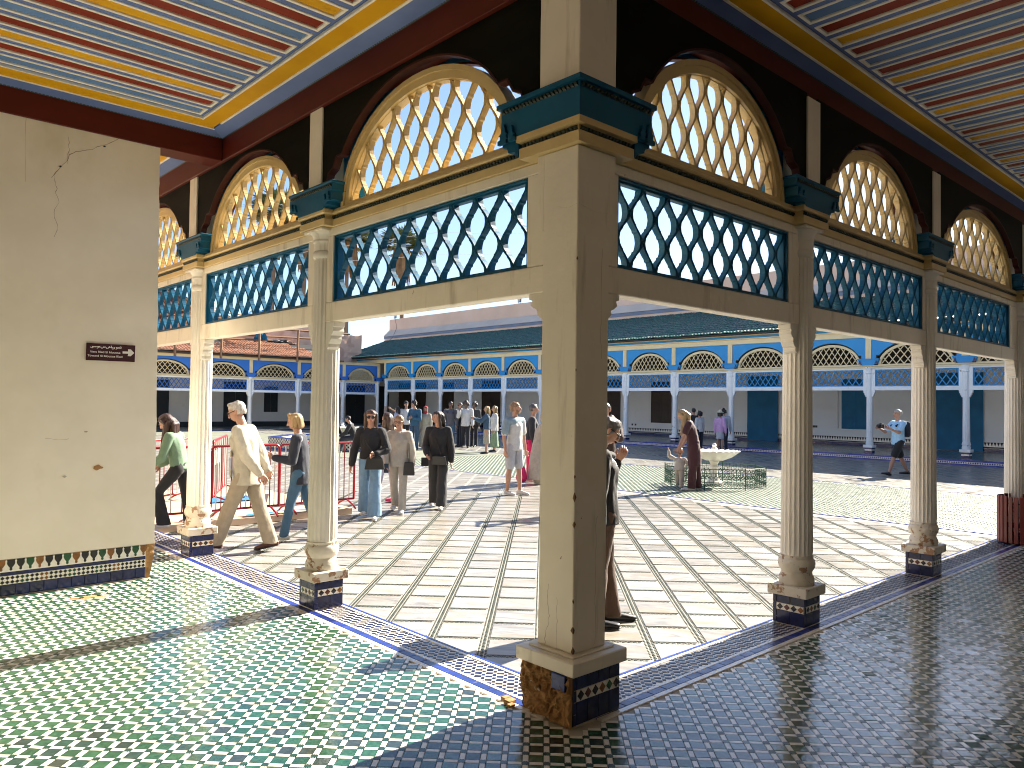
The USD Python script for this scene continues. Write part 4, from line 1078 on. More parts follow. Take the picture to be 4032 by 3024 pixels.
# skirting on the back wall
m_ = MB(); m_.box(30.17, 30.2, -4, 46, .03, .17); m_.build('skirting', L['navy_tile'], RW)
m_ = MB(); m_.box(30.175, 30.2, -4, 46, .1701, .41); m_.build('white_skirting', L['white_tile'], RW)
m_ = MB()
for k in range(400):
    y = 3 + k * .11
    m_.add([(30.168, y - .05, .405), (30.168, y + .05, .405), (30.168, y, .26), (30.16, y, .36)], [(1, 0, 3), (2, 1, 3), (0, 2, 3)])
m_.box(30.169, 30.175, -4, 46, .18, .23)
m_.build('dark_merlon', L['door_dark'], RW, kind='stuff')
def shutter(par, name, xf, a, b_, z0, z1, material, leaf=2, label=None, panels=True):
    d = part(name, par, label)
    m_ = MB(xf); m_.box(a - .05, a, -.01, .06, z0, z1 + .05); m_.box(b_, b_ + .05, -.01, .06, z0, z1 + .05); m_.box(a, b_, -.01, .06, z1, z1 + .05); m_.build('frame', L[material], d)
    w = (b_ - a) / leaf
    for k in range(leaf):
        m_ = MB(xf); x = a + k * w
        m_.box(x + .008, x + w - .008, .005, .03, z0, z1)
        if panels:
            hh = (z1 - z0)
            for (p, q) in ((.05, .32), (.36, .50), (.54, .68), (.72, .95)):
                m_.box(x + .08, x + w - .08, .0301, .042, z0 + p * hh, z0 + q * hh, .012)
                m_.box(x + .13, x + w - .13, .0421, .05, z0 + p * hh + .05, z0 + q * hh - .05, .01)
        m_.build('leaf', L[material], d)
    return d
BW = np.array([[0, -1, 0, 30.2], [1, 0, 0, 0], [0, 0, 1, 0.]])
K = lambda y: -2.854 + (y + 2.854) * (30.2 + 3.096) / (28 + 3.096)
for (a, b_, z0, z1, nm, ml) in ((43.22, 44.13, .04, 3.0, 'door', 'door_wood'), (41.3, 43.03, .04, 3.0, 'door', 'door_wood'), (39.6, 40.67, .04, 3.0, 'door', 'door_wood'), (36.53, 37.62, .04, 3.0, 'door', 'door_wood'), (31.95, 33.57, .04, 3.1, 'door', 'door_wood'), (22.59, 23.66, .04, 3.0, 'door', 'door_wood'), (19.4, 20.5, .72, 2.85, 'window_shutter', 'door_wood')):
    shutter(RW, nm, BW, K(a), K(b_), z0, z1, ml)
def sheet(par, xf, a, b_, z0, z1, name='blue_sheeting', seam=True):
    n, mz = 24, 36
    X, Zg = np.meshgrid(np.linspace(a, b_, n), np.linspace(z0, z1, mz), indexing='ij')
    D = .05 + .07 * meshkit.fbm(np.stack([X * 2.2, Zg * 1.4, X * 0 + a], -1), 4, 6) - .03 * np.exp(-((X - (a + b_) / 2) / .03) ** 2)
    v = np.stack([X, D, Zg], -1).reshape(-1, 3)
    f = [(i * mz + j, (i + 1) * mz + j, (i + 1) * mz + j + 1, i * mz + j + 1) for i in range(n - 1) for j in range(mz - 1)]
    return MB(xf).add(v, f).build(name, L['tarp_blue'], par, smooth=True)
for (a, b_, z0, z1) in ((13.73, 15.2, .05, 3.1), (9.9, 10.95, .74, 2.9), (5.85, 7.45, .05, 3.1)):
    sheet(RW, BW, K(a), K(b_), z0, z1)
m_ = MB(BW); m_.box(K(9.85), K(11.0), -.01, .045, .70, .738); m_.build('window_sill', L['wing_white'], RW)
MB(BW).tube([(K(11.12), .04, .75), (K(11.12), .04, 2.6), (K(12.3), .04, 2.62)], .02, 6).build('pipe', L['pipe_grey'], RW)
for (y, z) in ((12.05, .80), (12.15, .80), (21.75, .58), (21.55, .58), (30.5, .6)):
    MB(BW).box(K(y) - .05, K(y) + .05, .0, .02, z - .05, z + .05, .005).build('socket', L['black_metal'], RW)
# lamps on the parapet
for (y, lab) in ((47.08 * .985, 'small floodlight on the parapet near the palm trunks'), (31.87, 'small floodlight on the parapet just left of the square pillar'), (16.21, 'small floodlight on the parapet seen through the first right lattice')):
    y = min(y, 45.6)
    t = thing('floodlight', lab, 'floodlight', (29.45, y, 7.86), group='floodlights along the parapet')
    MB().tube([(0, -.06, 0), (0, -.06, .16)], .015).tube([(0, .06, 0), (0, .06, .16)], .015).build('bracket', L['black_metal'], t)
    MB().box(-.05, .04, -.15, .15, .10, .36, .02).build('lamp_body', L['black_metal'], t); MB().box(-.056, -.0502, -.12, .12, .14, .32).build('lamp_glass', L['lamp_grey'], t)
tag(obj('lamp_cable', MB().tube([(29.33, 45.4, 7.86), (29.33, 45.2, 7.2), (28.7, 44.8, 6.4), (27.8, 44.2, 5.9), (27.0, 43.6, 5.62)], .012, 5).get(), L['black_metal']), 'thin black cable hanging from a floodlight over the green roof', 'cable')

# left wing, its roof broken
LW = thing('palace_wing', 'shaded blue wing at the far end with damaged terracotta roof', 'building')
WL = np.array([[1, 0, 0, 0], [0, -1, 0, 41.0], [0, 0, 1, 0.]])
zo = -.2
lc = [3.5, 6.6, 9.7, 12.95, 16.19, 19.27, 22.42, 25.05]
for c in lc:
    far_column(LW, c, 41.0, -.1, None)
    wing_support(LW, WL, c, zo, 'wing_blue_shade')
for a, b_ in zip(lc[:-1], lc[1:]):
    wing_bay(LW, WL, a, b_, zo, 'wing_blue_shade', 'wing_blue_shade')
m_ = MB(WL); m_.box(0, 25.1, -.1, .13, 4.01, 4.13, .01); m_.box(0, 25.1, -.1, .2, 4.13, 4.16); m_.build('cream_cornice', L['wing_yellow'], LW)
m_ = MB(WL); m_.box(0, 22.3, -.1, .28, 4.161, 4.25); m_.build('eave_board', L['old_wood'], LW)
tiled_roof(LW, 'roof_tile', 0, 21.6, (.5, 4.27), (-2.6, 5.35), L['terracotta'], .185, 11, WL, 60, skip=lambda x, s: (s > .62 and meshkit.noise(np.array([x * 1.1, s * 3, 2.0]), 3) > .55) or (x > 20.4 and s > .4))
m_ = MB(); m_.box(0, 30.19, 46.0, 46.5, -.4, 5.4); m_.build('back_wall', L['far_plaster'], LW)
m_ = MB(); m_.box(0, 25.0, 45.95, 45.999, 3.0, 4.11); m_.build('dark_frieze', L['door_wood'], LW)
m_ = MB(); m_.box(0, 25.1, 40.9, 46.0, 4.12, 4.159); m_.build('ceiling', L['door_wood'], LW)
m_ = MB(); m_.box(-1, 25.0, 40.2, 46.0, -.44, -.10); m_.build('gallery_platform', L['far_floor'], LW)
m_ = MB(); m_.box(-1, 24.3, 40.17, 40.199, -.2, -.098); m_.build('blue_riser', L['navy_tile'], LW)
BL = np.array([[1, 0, 0, 0], [0, -1, 0, 46.0], [0, 0, 1, 0.]])
K2 = lambda x: -3.096 + (x + 3.096) * (46.0 + 2.854) / (43.6 + 2.854)
for (a, b_, z0, z1, nm) in ((11.0, 12.39, -.08, 2.75, 'door'), (15.72, 17.08, -.08, 2.75, 'door'), (18.32, 19.13, .85, 2.5, 'window_shutter'), (24.2, 25.6, -.08, 2.75, 'door'), (26.9, 27.6, -.08, 2.75, 'door')):
    shutter(LW, nm, BL, K2(a), K2(b_), z0, z1, 'door_dark')
m_ = MB(BL); m_.box(0, 24.9, 0, .02, -.1, .22); m_.build('skirting', L['door_dark'], LW)
# ruin above the left wing
ru = thing('broken_wall', 'crumbling earth wall rising behind the terracotta roof', 'wall')
rw = Manifold.cube([25.4, .6, 2.4]).translate([0, 43.7, 4.2]).refine_to_length(.28).to_mesh(); v = np.array(rw.vert_properties[:, :3])
k = v[:, 2] > 5.0
v[k, 2] += (v[k, 2] - 5.0) / 1.6 * (1.5 * (meshkit.fbm(np.stack([v[k, 0] * .35, v[k, 0] * 0, v[k, 0] * 0], -1), 4, 21) - .55))
v[:, 1] += .14 * (meshkit.fbm(v * 2.2, 4, 22) - .5)
obj('wall', (v, rw.tri_verts), L['pink_wall'], ru)
ws = thing('timber_shoring', 'weathered wooden posts and rails propping the damaged roof', 'scaffold')
for (x, z0, z1, lean) in ((11.62, 3.98, 6.4, .04), (14.15, 3.99, 6.2, .10), (16.42, 3.98, 5.95, .03), (18.85, 4.0, 5.95, .06), (21.0, 4.0, 6.1, .02)):
    MB().tube([(x, 40.35, z0), (x + lean, 40.4, z1)], .075, 4).build('post', L['old_wood'], ws)
for (x0, x1, z, y) in ((9, 22.6, 5.9, 40.45), (9, 16.2, 6.35, 41.6), (14, 19, 5.25, 41.5), (16, 22, 5.62, 42.4)):
    MB().tube([(x0, y, z - .05), (x1, y + .1, z + .08)], .06, 4).build('rail', L['old_wood'], ws)
for (x, z0, z1) in ((22.52, 5.2, 7.15), (21.9, 5.2, 6.9), (17.2, 5.1, 5.9)):
    MB().tube([(x, 42.0, z0), (x, 42.0, z1)], .07, 4).build('post', L['pale_wood'], ws)
MB().tube([(20.5, 42, 6.45), (22.6, 42.1, 6.2)], .05, 4).build('rail', L['old_wood'], ws)
cr = thing('collapsed_roof_frame', 'collapsed pile of rafters and boards above the far roof with blue tarpaulin', 'rubble')
rr_ = np.random.default_rng(5)
for k in range(17):
    x = 11.8 + k * .36
    MB().tube([(x, 41.8, 5.75 + .16 * rr_.random()), (x - 1.3 + .25 * rr_.normal(), 44.6, 9.4 - .17 * k + .2 * rr_.normal())], .05, 4).build('rafter', L['pale_wood'] if k % 2 else L['old_wood'], cr)
m_ = MB(); m_.add([(10.6, 44.9, 6.0), (17.3, 44.9, 6.0), (15.3, 45.1, 7.2), (11.0, 45.1, 9.3), (10.6, 45.2, 6.0), (17.3, 45.2, 6.0), (15.3, 45.3, 7.2), (11.0, 45.3, 9.3)], [(0, 1, 2, 3), (4, 7, 6, 5), (0, 4, 5, 1), (1, 5, 6, 2), (2, 6, 7, 3), (3, 7, 4, 0)]); m_.build('boarding', L['red_beam'], cr)
for (x0, x1, z) in ((12.0, 18.2, 6.75), (11.5, 18.6, 6.35), (12.5, 18.0, 7.0)):
    MB().tube([(x0, 41.9, z), (x1, 42.4, z + .3 * rr_.normal())], .055, 4).build('beam', L['pale_wood'], cr)
def drape(name, par, c, sx, sz, seed, material, y=41.7):
    X, Zg = np.meshgrid(np.linspace(-1, 1, 18), np.linspace(-1, 1, 14), indexing='ij')
    Y = y + .5 * meshkit.fbm(np.stack([X * 2, Zg * 2, X * 0 + seed], -1), 4, seed)
    v = np.stack([c[0] + X * sx * (1 - .35 * Zg), Y, c[1] + Zg * sz + .25 * X * sz], -1).reshape(-1, 3)
    f = [(i * 14 + j, (i + 1) * 14 + j, (i + 1) * 14 + j + 1, i * 14 + j + 1) for i in range(17) for j in range(13)]
    return MB().add(v, f).build(name, material, par, smooth=True)
drape('tarpaulin', cr, (17.3, 6.9), 1.0, .28, 3, L['sheet_blue'])
drape('tarpaulin', cr, (16.4, 6.3), .9, .25, 4, L['tarp_blue'])
drape('tarpaulin', cr, (17.0, 5.55), .35, .35, 9, L['tarp_blue'], 41.3)
drape('tarpaulin', cr, (18.1, 5.25), .7, .10, 12, L['black_metal'], 41.0)

# ---------------------------------------------------------------- palms beyond the wings
def palm(label, x, y, zc, s, seed):
    t = thing('palm_tree', label, 'palm tree', (x, y, -.4), group='tall fan palms behind the palace')
    rg = np.random.default_rng(seed)
    h = zc + .4
    zz = np.linspace(0, h, 14)
    pts = np.stack([.25 * np.sin(zz * .16 + seed), .2 * np.cos(zz * .13), zz], 1)
    MB().tube(pts, np.linspace(.34, .21, 14), 10).build('trunk', L['palm_trunk'], t, smooth=True)
    top = pts[-1]
    gm, dm = MB(), MB()
    for k in range(70):
        az = rg.uniform(0, 2 * PI); el = rg.uniform(-.35, 1.2)
        d = np.array([math.cos(az) * math.cos(el), math.sin(az) * math.cos(el), math.sin(el)])
        ln = s * rg.uniform(.8, 1.25)
        b0 = top + d * ln * .6; b0[2] -= .1 * ln
        gm.tube([top, b0], .025, 3)
        side = np.cross(d, [0, 0, 1.0]); side /= np.linalg.norm(side) + 1e-6; up = np.cross(side, d)
        for a in np.linspace(-1.25, 1.25, 13):
            e = math.cos(a) * d + math.sin(a) * side
            tip = b0 + e * ln * .62 * rg.uniform(.8, 1.1); tip[2] -= ln * .20 * (abs(a) * .5 + .5)
            nb = np.cross(e, up) * .035 * s
            midp = (b0 + tip) / 2 + [0, 0, .04]
            gm.add([b0, midp + nb, tip, midp - nb], [(0, 1, 2), (0, 2, 3)])
    for k in range(110):
        az = rg.uniform(0, 2 * PI); r0 = rg.uniform(.2, .55) * s
        z0 = top[2] - rg.uniform(.1, .5) * s
        p0 = np.array([top[0] + math.cos(az) * r0 * .7, top[1] + math.sin(az) * r0 * .7, z0])
        p1 = p0 + [math.cos(az) * .15 * s, math.sin(az) * .15 * s, -rg.uniform(.8, 1.6) * s]
        nb = np.array([-math.sin(az), math.cos(az), 0]) * rg.uniform(.05, .14) * s
        dm.add([p0 - nb, p0 + nb, p1 + nb * .5, p1 - nb * .5], [(0, 1, 2, 3)])
    gm.build('crown', L['palm_leaf'], t); dm.build('dead_skirt', L['palm_dead'], t)
palm('tall fan palm whose crown shows in the middle of the left blue lattice', 50.1, 75, 20.8, 2.6, 1)
palm('tall fan palm whose crown shows at the left end of the left blue lattice', 42.6, 75, 20.7, 2.5, 2)
palm('tall fan palm seen through the second left arch, dark bushy crown', 33.6, 75, 22.2, 2.7, 3)
palm('tall fan palm partly hidden by the first left fluted column', 37.0, 75, 20.6, 2.5, 4)
for k, (z0, z1) in enumerate(((7.3, 15.5), (7.0, 13.2))):
    tag(obj('overhead_wire', MB().tube([(20, 60, z0 + 5), (44, 60, z1 + 3.6), (60, 60, z1 + 6)], .018, 4).get(), L['lamp_grey']), ('upper', 'lower')[k] + ' thin overhead wire crossing the sky in front of the palms', 'wire')

# ---------------------------------------------------------------- fountains
def fountain(label, c, r, h, octa, seed):
    t = thing('fountain', label, 'fountain', (*c, ZC))
    n = 24
    a = np.arange(n * 8) * 2 * PI / (n * 8)
    sc = np.abs(np.cos(a * n / 2))
    prof = [(.10, h - .22, 0), (.35, h - .20, .3), (.7, h - .12, .7), (.92, h - .03, 1.), (1.0, h, 1.), (1.0, h + .015, 1.), (.93, h + .01, 1.), (.6, h - .07, .5), (.15, h - .10, .1), (0, h - .10, 0)]
    v = []
    for q, z, k in prof:
        rr = q * r * (1 + .05 * k * (sc - .5)); v.append(np.stack([np.cos(a) * rr, np.sin(a) * rr, z + .02 * k * (sc - .5)], -1))
    m = len(a); v = np.concatenate(v); f = [(i * m + j, i * m + (j + 1) % m, (i + 1) * m + (j + 1) % m, (i + 1) * m + j) for i in range(len(prof) - 1) for j in range(m)]
    obj('bowl', (v, np.array(f)), L['white_marble'], t, smooth=40)
    MB().lathe([(0, 0), (.2, 0), (.2, .08), (.14, .11), (.085, .2), (.075, .35), (.10, .42), (.075, h - .3), (.12, h - .215), (0, h - .21)], 24).build('stem', L['white_marble'], t, smooth=30)
    MB().lathe([(.05, h - .11), (.04, h - .04), (.07, h + .02), (.075, h + .06), (.04, h + .10), (.055, h + .14), (.03, h + .18), (0, h + .19)], 16).build('finial', L['white_marble'], t, smooth=40)
    return t
f1 = fountain('white scalloped marble fountain bowl inside a low green iron fence', (12.15, 6.85), .57, .77, True, 1)
fe = thing('iron_fence', 'low green wrought iron fence of scrolls around the right fountain', 'fence', (12.15, 6.85, ZC))
N, R_ = 8, 1.13
for k in range(N):
    a0, a1 = (k + .5) * 2 * PI / N, (k + 1.5) * 2 * PI / N
    p, q = np.array([math.cos(a0), math.sin(a0)]) * R_, np.array([math.cos(a1), math.sin(a1)]) * R_
    MB().tube([(*p, .0), (*p, .47)], .011, 6).build('post', L['iron_green'], fe)
    m_ = MB()
    for z in (.04, .16, .36, .44):
        m_.tube([(*p, z), (*q, z)], .008, 5)
    for j in range(1, 9):
        s = p + (q - p) * j / 9
        m_.tube([(*s, .04), (*s, .44)], .0055, 4)
    d = (q - p) / 9
    for j in range(9):
        c_ = p + (q - p) * (j + .5) / 9
        for (zc, rr) in ((.26, .040), (.10, .034), (.32, .022)):
            w = np.linspace(0, 1.8 * 2 * PI, 16); rad = rr * (1 - .4 * w / w.max())
            e = d / np.linalg.norm(d)
            m_.tube([(*(c_ + e * r2 * math.cos(ww)), zc + r2 * math.sin(ww)) for ww, r2 in zip(w, rad)], .0048, 4)
    m_.build('scroll_panel', L['iron_green'], fe)
f2 = fountain('larger white fountain bowl rising behind the tiled basin wall at the left', (12.2, 23.4), .84, .77, True, 2)
bs = thing('fountain_basin', 'low octagonal basin wall clad in black and white checkered tiles', 'basin', (12.2, 23.4, ZC))
Rb = 2.75
for k in range(8):
    a0, a1 = (k + .5) * PI / 4, (k + 1.5) * PI / 4
    p, q = np.array([math.cos(a0), math.sin(a0)]) * Rb, np.array([math.cos(a1), math.sin(a1)]) * Rb
    e = (q - p); ln = np.linalg.norm(e); e /= ln; nn = np.array([e[1], -e[0]])
    xf = np.array([[e[0], nn[0], 0, p[0]], [e[1], nn[1], 0, p[1]], [0, 0, 1, 0]])
    MB(xf).box(0, ln, -.3, -.012, -.02, .40).build('wall_side', L['white_tile'], bs)
    MB(xf).box(-.01, ln + .01, -.31, .01, .4, .43, .006).build('coping', L['cobalt_tile'], bs)
    MB(xf).box(0, ln, -.02, .0, .0, .06).build('blue_foot', L['cobalt_tile'], bs)
    nc = 32; cs = ln / nc; m_ = MB(xf)
    for i in range(nc):
        for j in range(5):
            if (i + j) % 2 == 0:
                m_.box(i * cs + .002, (i + 1) * cs - .002, -.012, -.006, .065 + j * .066, .065 + (j + 1) * .066 - .003)
    m_.build('black_check', L['black_tile'], bs, kind='stuff')
rs = np.random.default_rng(3); m_ = MB()
for k in range(900):
    a, r = rs.uniform(0, 2 * PI), 2.4 * math.sqrt(rs.random()); c_ = np.array([r * math.cos(a), r * math.sin(a), .1]); d = rs.normal(0, 1, 3); d[2] = abs(d[2]) + .8; d *= .28 / np.linalg.norm(d); nb = np.cross(d, [0, .3, 1]); nb *= .05 / (np.linalg.norm(nb) + 1e-6)
    if r > .25: m_.add([c_, c_ + d * .5 + nb, c_ + d, c_ + d * .5 - nb], [(0, 1, 2), (0, 2, 3)])
tag(obj('ground_cover', (m_.get()[0] + [12.2, 23.4, ZC], m_.get()[1]), L['leafy']), 'green plants growing inside the left fountain basin', 'plants', None, 'stuff')

# ---------------------------------------------------------------- barriers and the plinth they stand on
pl = thing('timber_platform', 'low pale timber platform with blue sheeting under the red barriers', 'platform')
for k in range(13):
    MB().box(-1.2, 3.35, 7.86 + k * .31, 7.86 + k * .31 + .304, -.149, -.052 + float(RNG.uniform(-.003, .003)), .005).build('board', L['plinth_ply'], pl)
drape_v = None
def flat_sheet(x0, x1, y0, y1, seed, par):
    X, Y = np.meshgrid(np.linspace(x0, x1, 16), np.linspace(y0, y1, 8), indexing='ij')
    Zs = -.045 + .05 * meshkit.fbm(np.stack([X * 3, Y * 3, X * 0], -1), 3, seed) ; Y = Y + .12 * (meshkit.fbm(np.stack([X * 2, Y * 0, X * 0], -1), 3, seed + 1) - .5)
    v = np.stack([X, Y, Zs], -1).reshape(-1, 3); f = [(i * 8 + j, (i + 1) * 8 + j, (i + 1) * 8 + j + 1, i * 8 + j + 1) for i in range(15) for j in range(7)]
    MB().add(v, f).build('blue_sheet', L['sheet_blue'], par, smooth=True)
flat_sheet(1.6, 2.6, 9.6, 10.2, 3, pl); flat_sheet(1.6, 3.2, 7.87, 7.98, 5, pl)
def barrier(label, x, y, rz, plate=None, ln=2.0):
    t = thing('crowd_barrier', label, 'barrier', (x, y, -.05), rz, 'red and white crowd barriers')
    w = np.linspace(0, PI / 2, 5)
    r = .07
    fr = [(r * 0, 0, .12)] + [(r - r * math.cos(a), 0, 1.03 - r + r * math.sin(a)) for a in w] + [(ln - r + r * math.sin(a), 0, 1.03 - r + r * math.cos(a)) for a in w] + [(ln, 0, .12)]
    MB().tube(fr, .019, 8).build('frame', L['barrier_red'], t, smooth=True)
    MB().tube([(0, 0, .12), (ln, 0, .12)], .017, 8).build('bottom_rail', L['barrier_red'], t, smooth=True)
    for k in range(1, 14):
        MB().tube([(k * ln / 14, 0, .12), (k * ln / 14, 0, 1.02)], .0085, 6).build('bar', L['barrier_red' if k % 2 == 0 else 'barrier_white'], t)
    for s in (.14, ln - .14):
        MB().tube([(s, 0, .12), (s, -.07, .10), (s, -.2, .05), (s, -.28, .0)], .015, 6).tube([(s, 0, .12), (s, .07, .10), (s, .2, .05), (s, .28, .0)], .015, 6).build('foot', L['barrier_red'], t)
    if plate:
        MB().box(.25, .85, -.004, .004, .62, .86).build('plate', L['sheet_metal'], t)
        letters('CTRM', .13, .32, .78, .675, t, L['barrier_white'], np.array([[1, 0, 0, 0], [0, 0, -1, -.005], [0, 1, 0, 0.]]), flip=True)
    return t
barrier('red barrier with a metal plate behind the white haired man', 1.14, 8.0, 0, True, 1.02)
barrier('red barrier continuing right towards the blonde woman', 2.18, 8.02, 1, False, 1.3)
barrier('red barrier behind the woman in the green cardigan', -1.05, 8.05, -1, None, 2.1)
barrier('rear red barrier set across, behind the left sunlit column', 1.75, 9.5, 62, True, 2.0)
barrier('rear red barrier furthest left by the end of the plaster wall', .45, 9.6, 35, None, 1.6)
m_ = MB()
for pts in ([(2.3, 8.1, .75), (2.7, 9.2, .55), (3.0, 10.2, .2)], [(2.2, 8.1, .2), (2.8, 9.3, .12), (3.3, 10.4, .08)]):
    pts = np.array(pts); v = np.concatenate([pts + [0, 0, .025], pts - [0, 0, .025]]); m_.add(v, [(0, 1, 4, 3), (1, 2, 5, 4)])
tag(obj('barrier_tape', m_.get(), L['tape_pink']), 'pink and white warning tape strung from the red barriers', 'tape')

# ---------------------------------------------------------------- slatted bin
bn = thing('litter_bin', 'round dark red slatted litter bin at the right edge', 'litter bin', (8.06, -.15, 0.0))
for k in range(26):
    a = k * 2 * PI / 26
    ca, sa = math.cos(a), math.sin(a)
    xf = np.array([[-sa, ca, 0, ca * .255], [ca, sa, 0, sa * .255], [0, 0, 1, 0.]])
    MB(xf).box(-.023, .023, -.009, .009, .015, .585 + float(RNG.uniform(-.004, .004)), .003).build('slat', L['bin_red'], bn)
for z in (.12, .50):
    w = np.arange(40) * 2 * PI / 40
    MB().tube(np.stack([np.cos(w) * .24, np.sin(w) * .24, np.full(40, z)], 1), .008, 5, True).build('hoop', L['black_metal'], bn)
MB().lathe([(0, .03), (.235, .03), (.235, .04), (0, .045)], 32).build('bottom', L['black_metal'], bn)
# ---------------------------------------------------------------- people
for nm, c, r in (('skin_light', (.42, .225, .15), .5), ('skin_mid', (.40, .22, .14), .5), ('skin_dark', (.13, .07, .045), .45)):
    mat(nm, c, tuple(.9 * a for a in c), 12.0, r)
def cloth(nm, c, k=.8, scale=14.0, **kw):
    return mat(nm, c, tuple(k * a for a in c), scale, .85, bump=.25, bscale=60, sheen=.1, **kw)
for nm, c in (('hair_white', (.50, .46, .40)), ('hair_dark', (.018, .012, .010)), ('hair_auburn', (.050, .018, .012)), ('hair_blond', (.40, .26, .11)), ('hair_brown', (.085, .048, .028)), ('hair_fair', (.30, .18, .085)), ('hair_grey', (.10, .095, .09)), ('hair_red', (.30, .09, .03))):
    mat(nm, c, tuple(.55 * a for a in c), 9.0, .45, stretch=(6, 6, 1.2), bump=.5, bscale=30)
for nm, c in (('cl_cream', (.46, .42, .33)), ('cl_white', (.56, .55, .53)), ('cl_beige', (.36, .30, .21)), ('cl_sand', (.42, .37, .30)), ('cl_black', (.012, .012, .014)), ('cl_char', (.030, .031, .034)), ('cl_navy', (.014, .018, .032)), ('cl_jean', (.045, .115, .20)), ('cl_jean_light', (.17, .30, .45)), ('cl_jean_dark', (.035, .075, .13)), ('cl_sage', (.17, .27, .17)), ('cl_teal', (.02, .09, .17)), ('cl_maroon', (.050, .010, .013)), ('cl_grey', (.085, .085, .10)), ('cl_light_grey', (.42, .43, .47)), ('cl_stone', (.34, .31, .25)), ('cl_brown', (.085, .045, .026)), ('cl_darkbrown', (.045, .022, .016)), ('cl_pink', (.62, .36, .60)), ('cl_hotpink', (.65, .02, .13)), ('cl_skyblue', (.36, .60, .82)), ('cl_greyblue', (.22, .30, .34)), ('cl_green', (.20, .29, .17)), ('cl_red', (.35, .02, .03)), ('cl_hat', (.66, .58, .40)), ('cl_lilac', (.42, .42, .55))):
    cloth(nm, c)
mat('striped_knit', (.70, .66, .58), None, 5.0, .85)
def stripes():
    n = {'g': ('geometry', {}), 'm': ('mapping', {'scale': (0, 0, 32.0)}), 'w': ('wave_texture', {'wave_type': 'bands', 'bands_direction': 'z', 'scale': .5}), 'r': ('rgb_ramp', {'ramp': [(.5, (.68, .63, .55)), (.62, (.16, .13, .11))]}), 'p': ('principled_bsdf', {'roughness': .85})}
    LOOKS['striped_knit'] = usdkit.material(stage, '/World/Looks/striped_shirt', n, [('g.position', 'm.vector'), ('m.vector', 'w.vector'), ('w.fac', 'r.fac'), ('r.color', 'p.base_color')], surface='p.BSDF')
stripes()
for nm, c, r in (('shoe_white', (.52, .50, .46), .5), ('shoe_brown', (.085, .030, .018), .35), ('shoe_black', (.014, .014, .016), .35), ('lens', (.008, .008, .010), .1), ('leather_black', (.012, .012, .013), .3), ('lip', (.42, .12, .10), .4), ('eye_dark', (.02, .015, .012), .2), ('phone', (.012, .012, .014), .15), ('frame_dark', (.02, .018, .02), .3)):
    mat(nm, c, None, 5.0, r)

BALL = {k: Manifold.sphere(1.0, k) for k in (10, 12, 16, 20)}
def ell(c, r, k=12):
    r = (r, r, r) if np.ndim(r) == 0 else tuple(r)
    return BALL[k].scale([float(a) for a in r]).translate([float(a) for a in c])
def bone(c1, r1, c2, r2, k=12):
    return Manifold.batch_hull([ell(c1, r1, k), ell(c2, r2, k)])
def hull(*a):
    return Manifold.batch_hull([ell(c, r) for c, r in a])
def union(ms):
    from manifold3d import OpType
    return Manifold.batch_boolean(ms, OpType.Add)

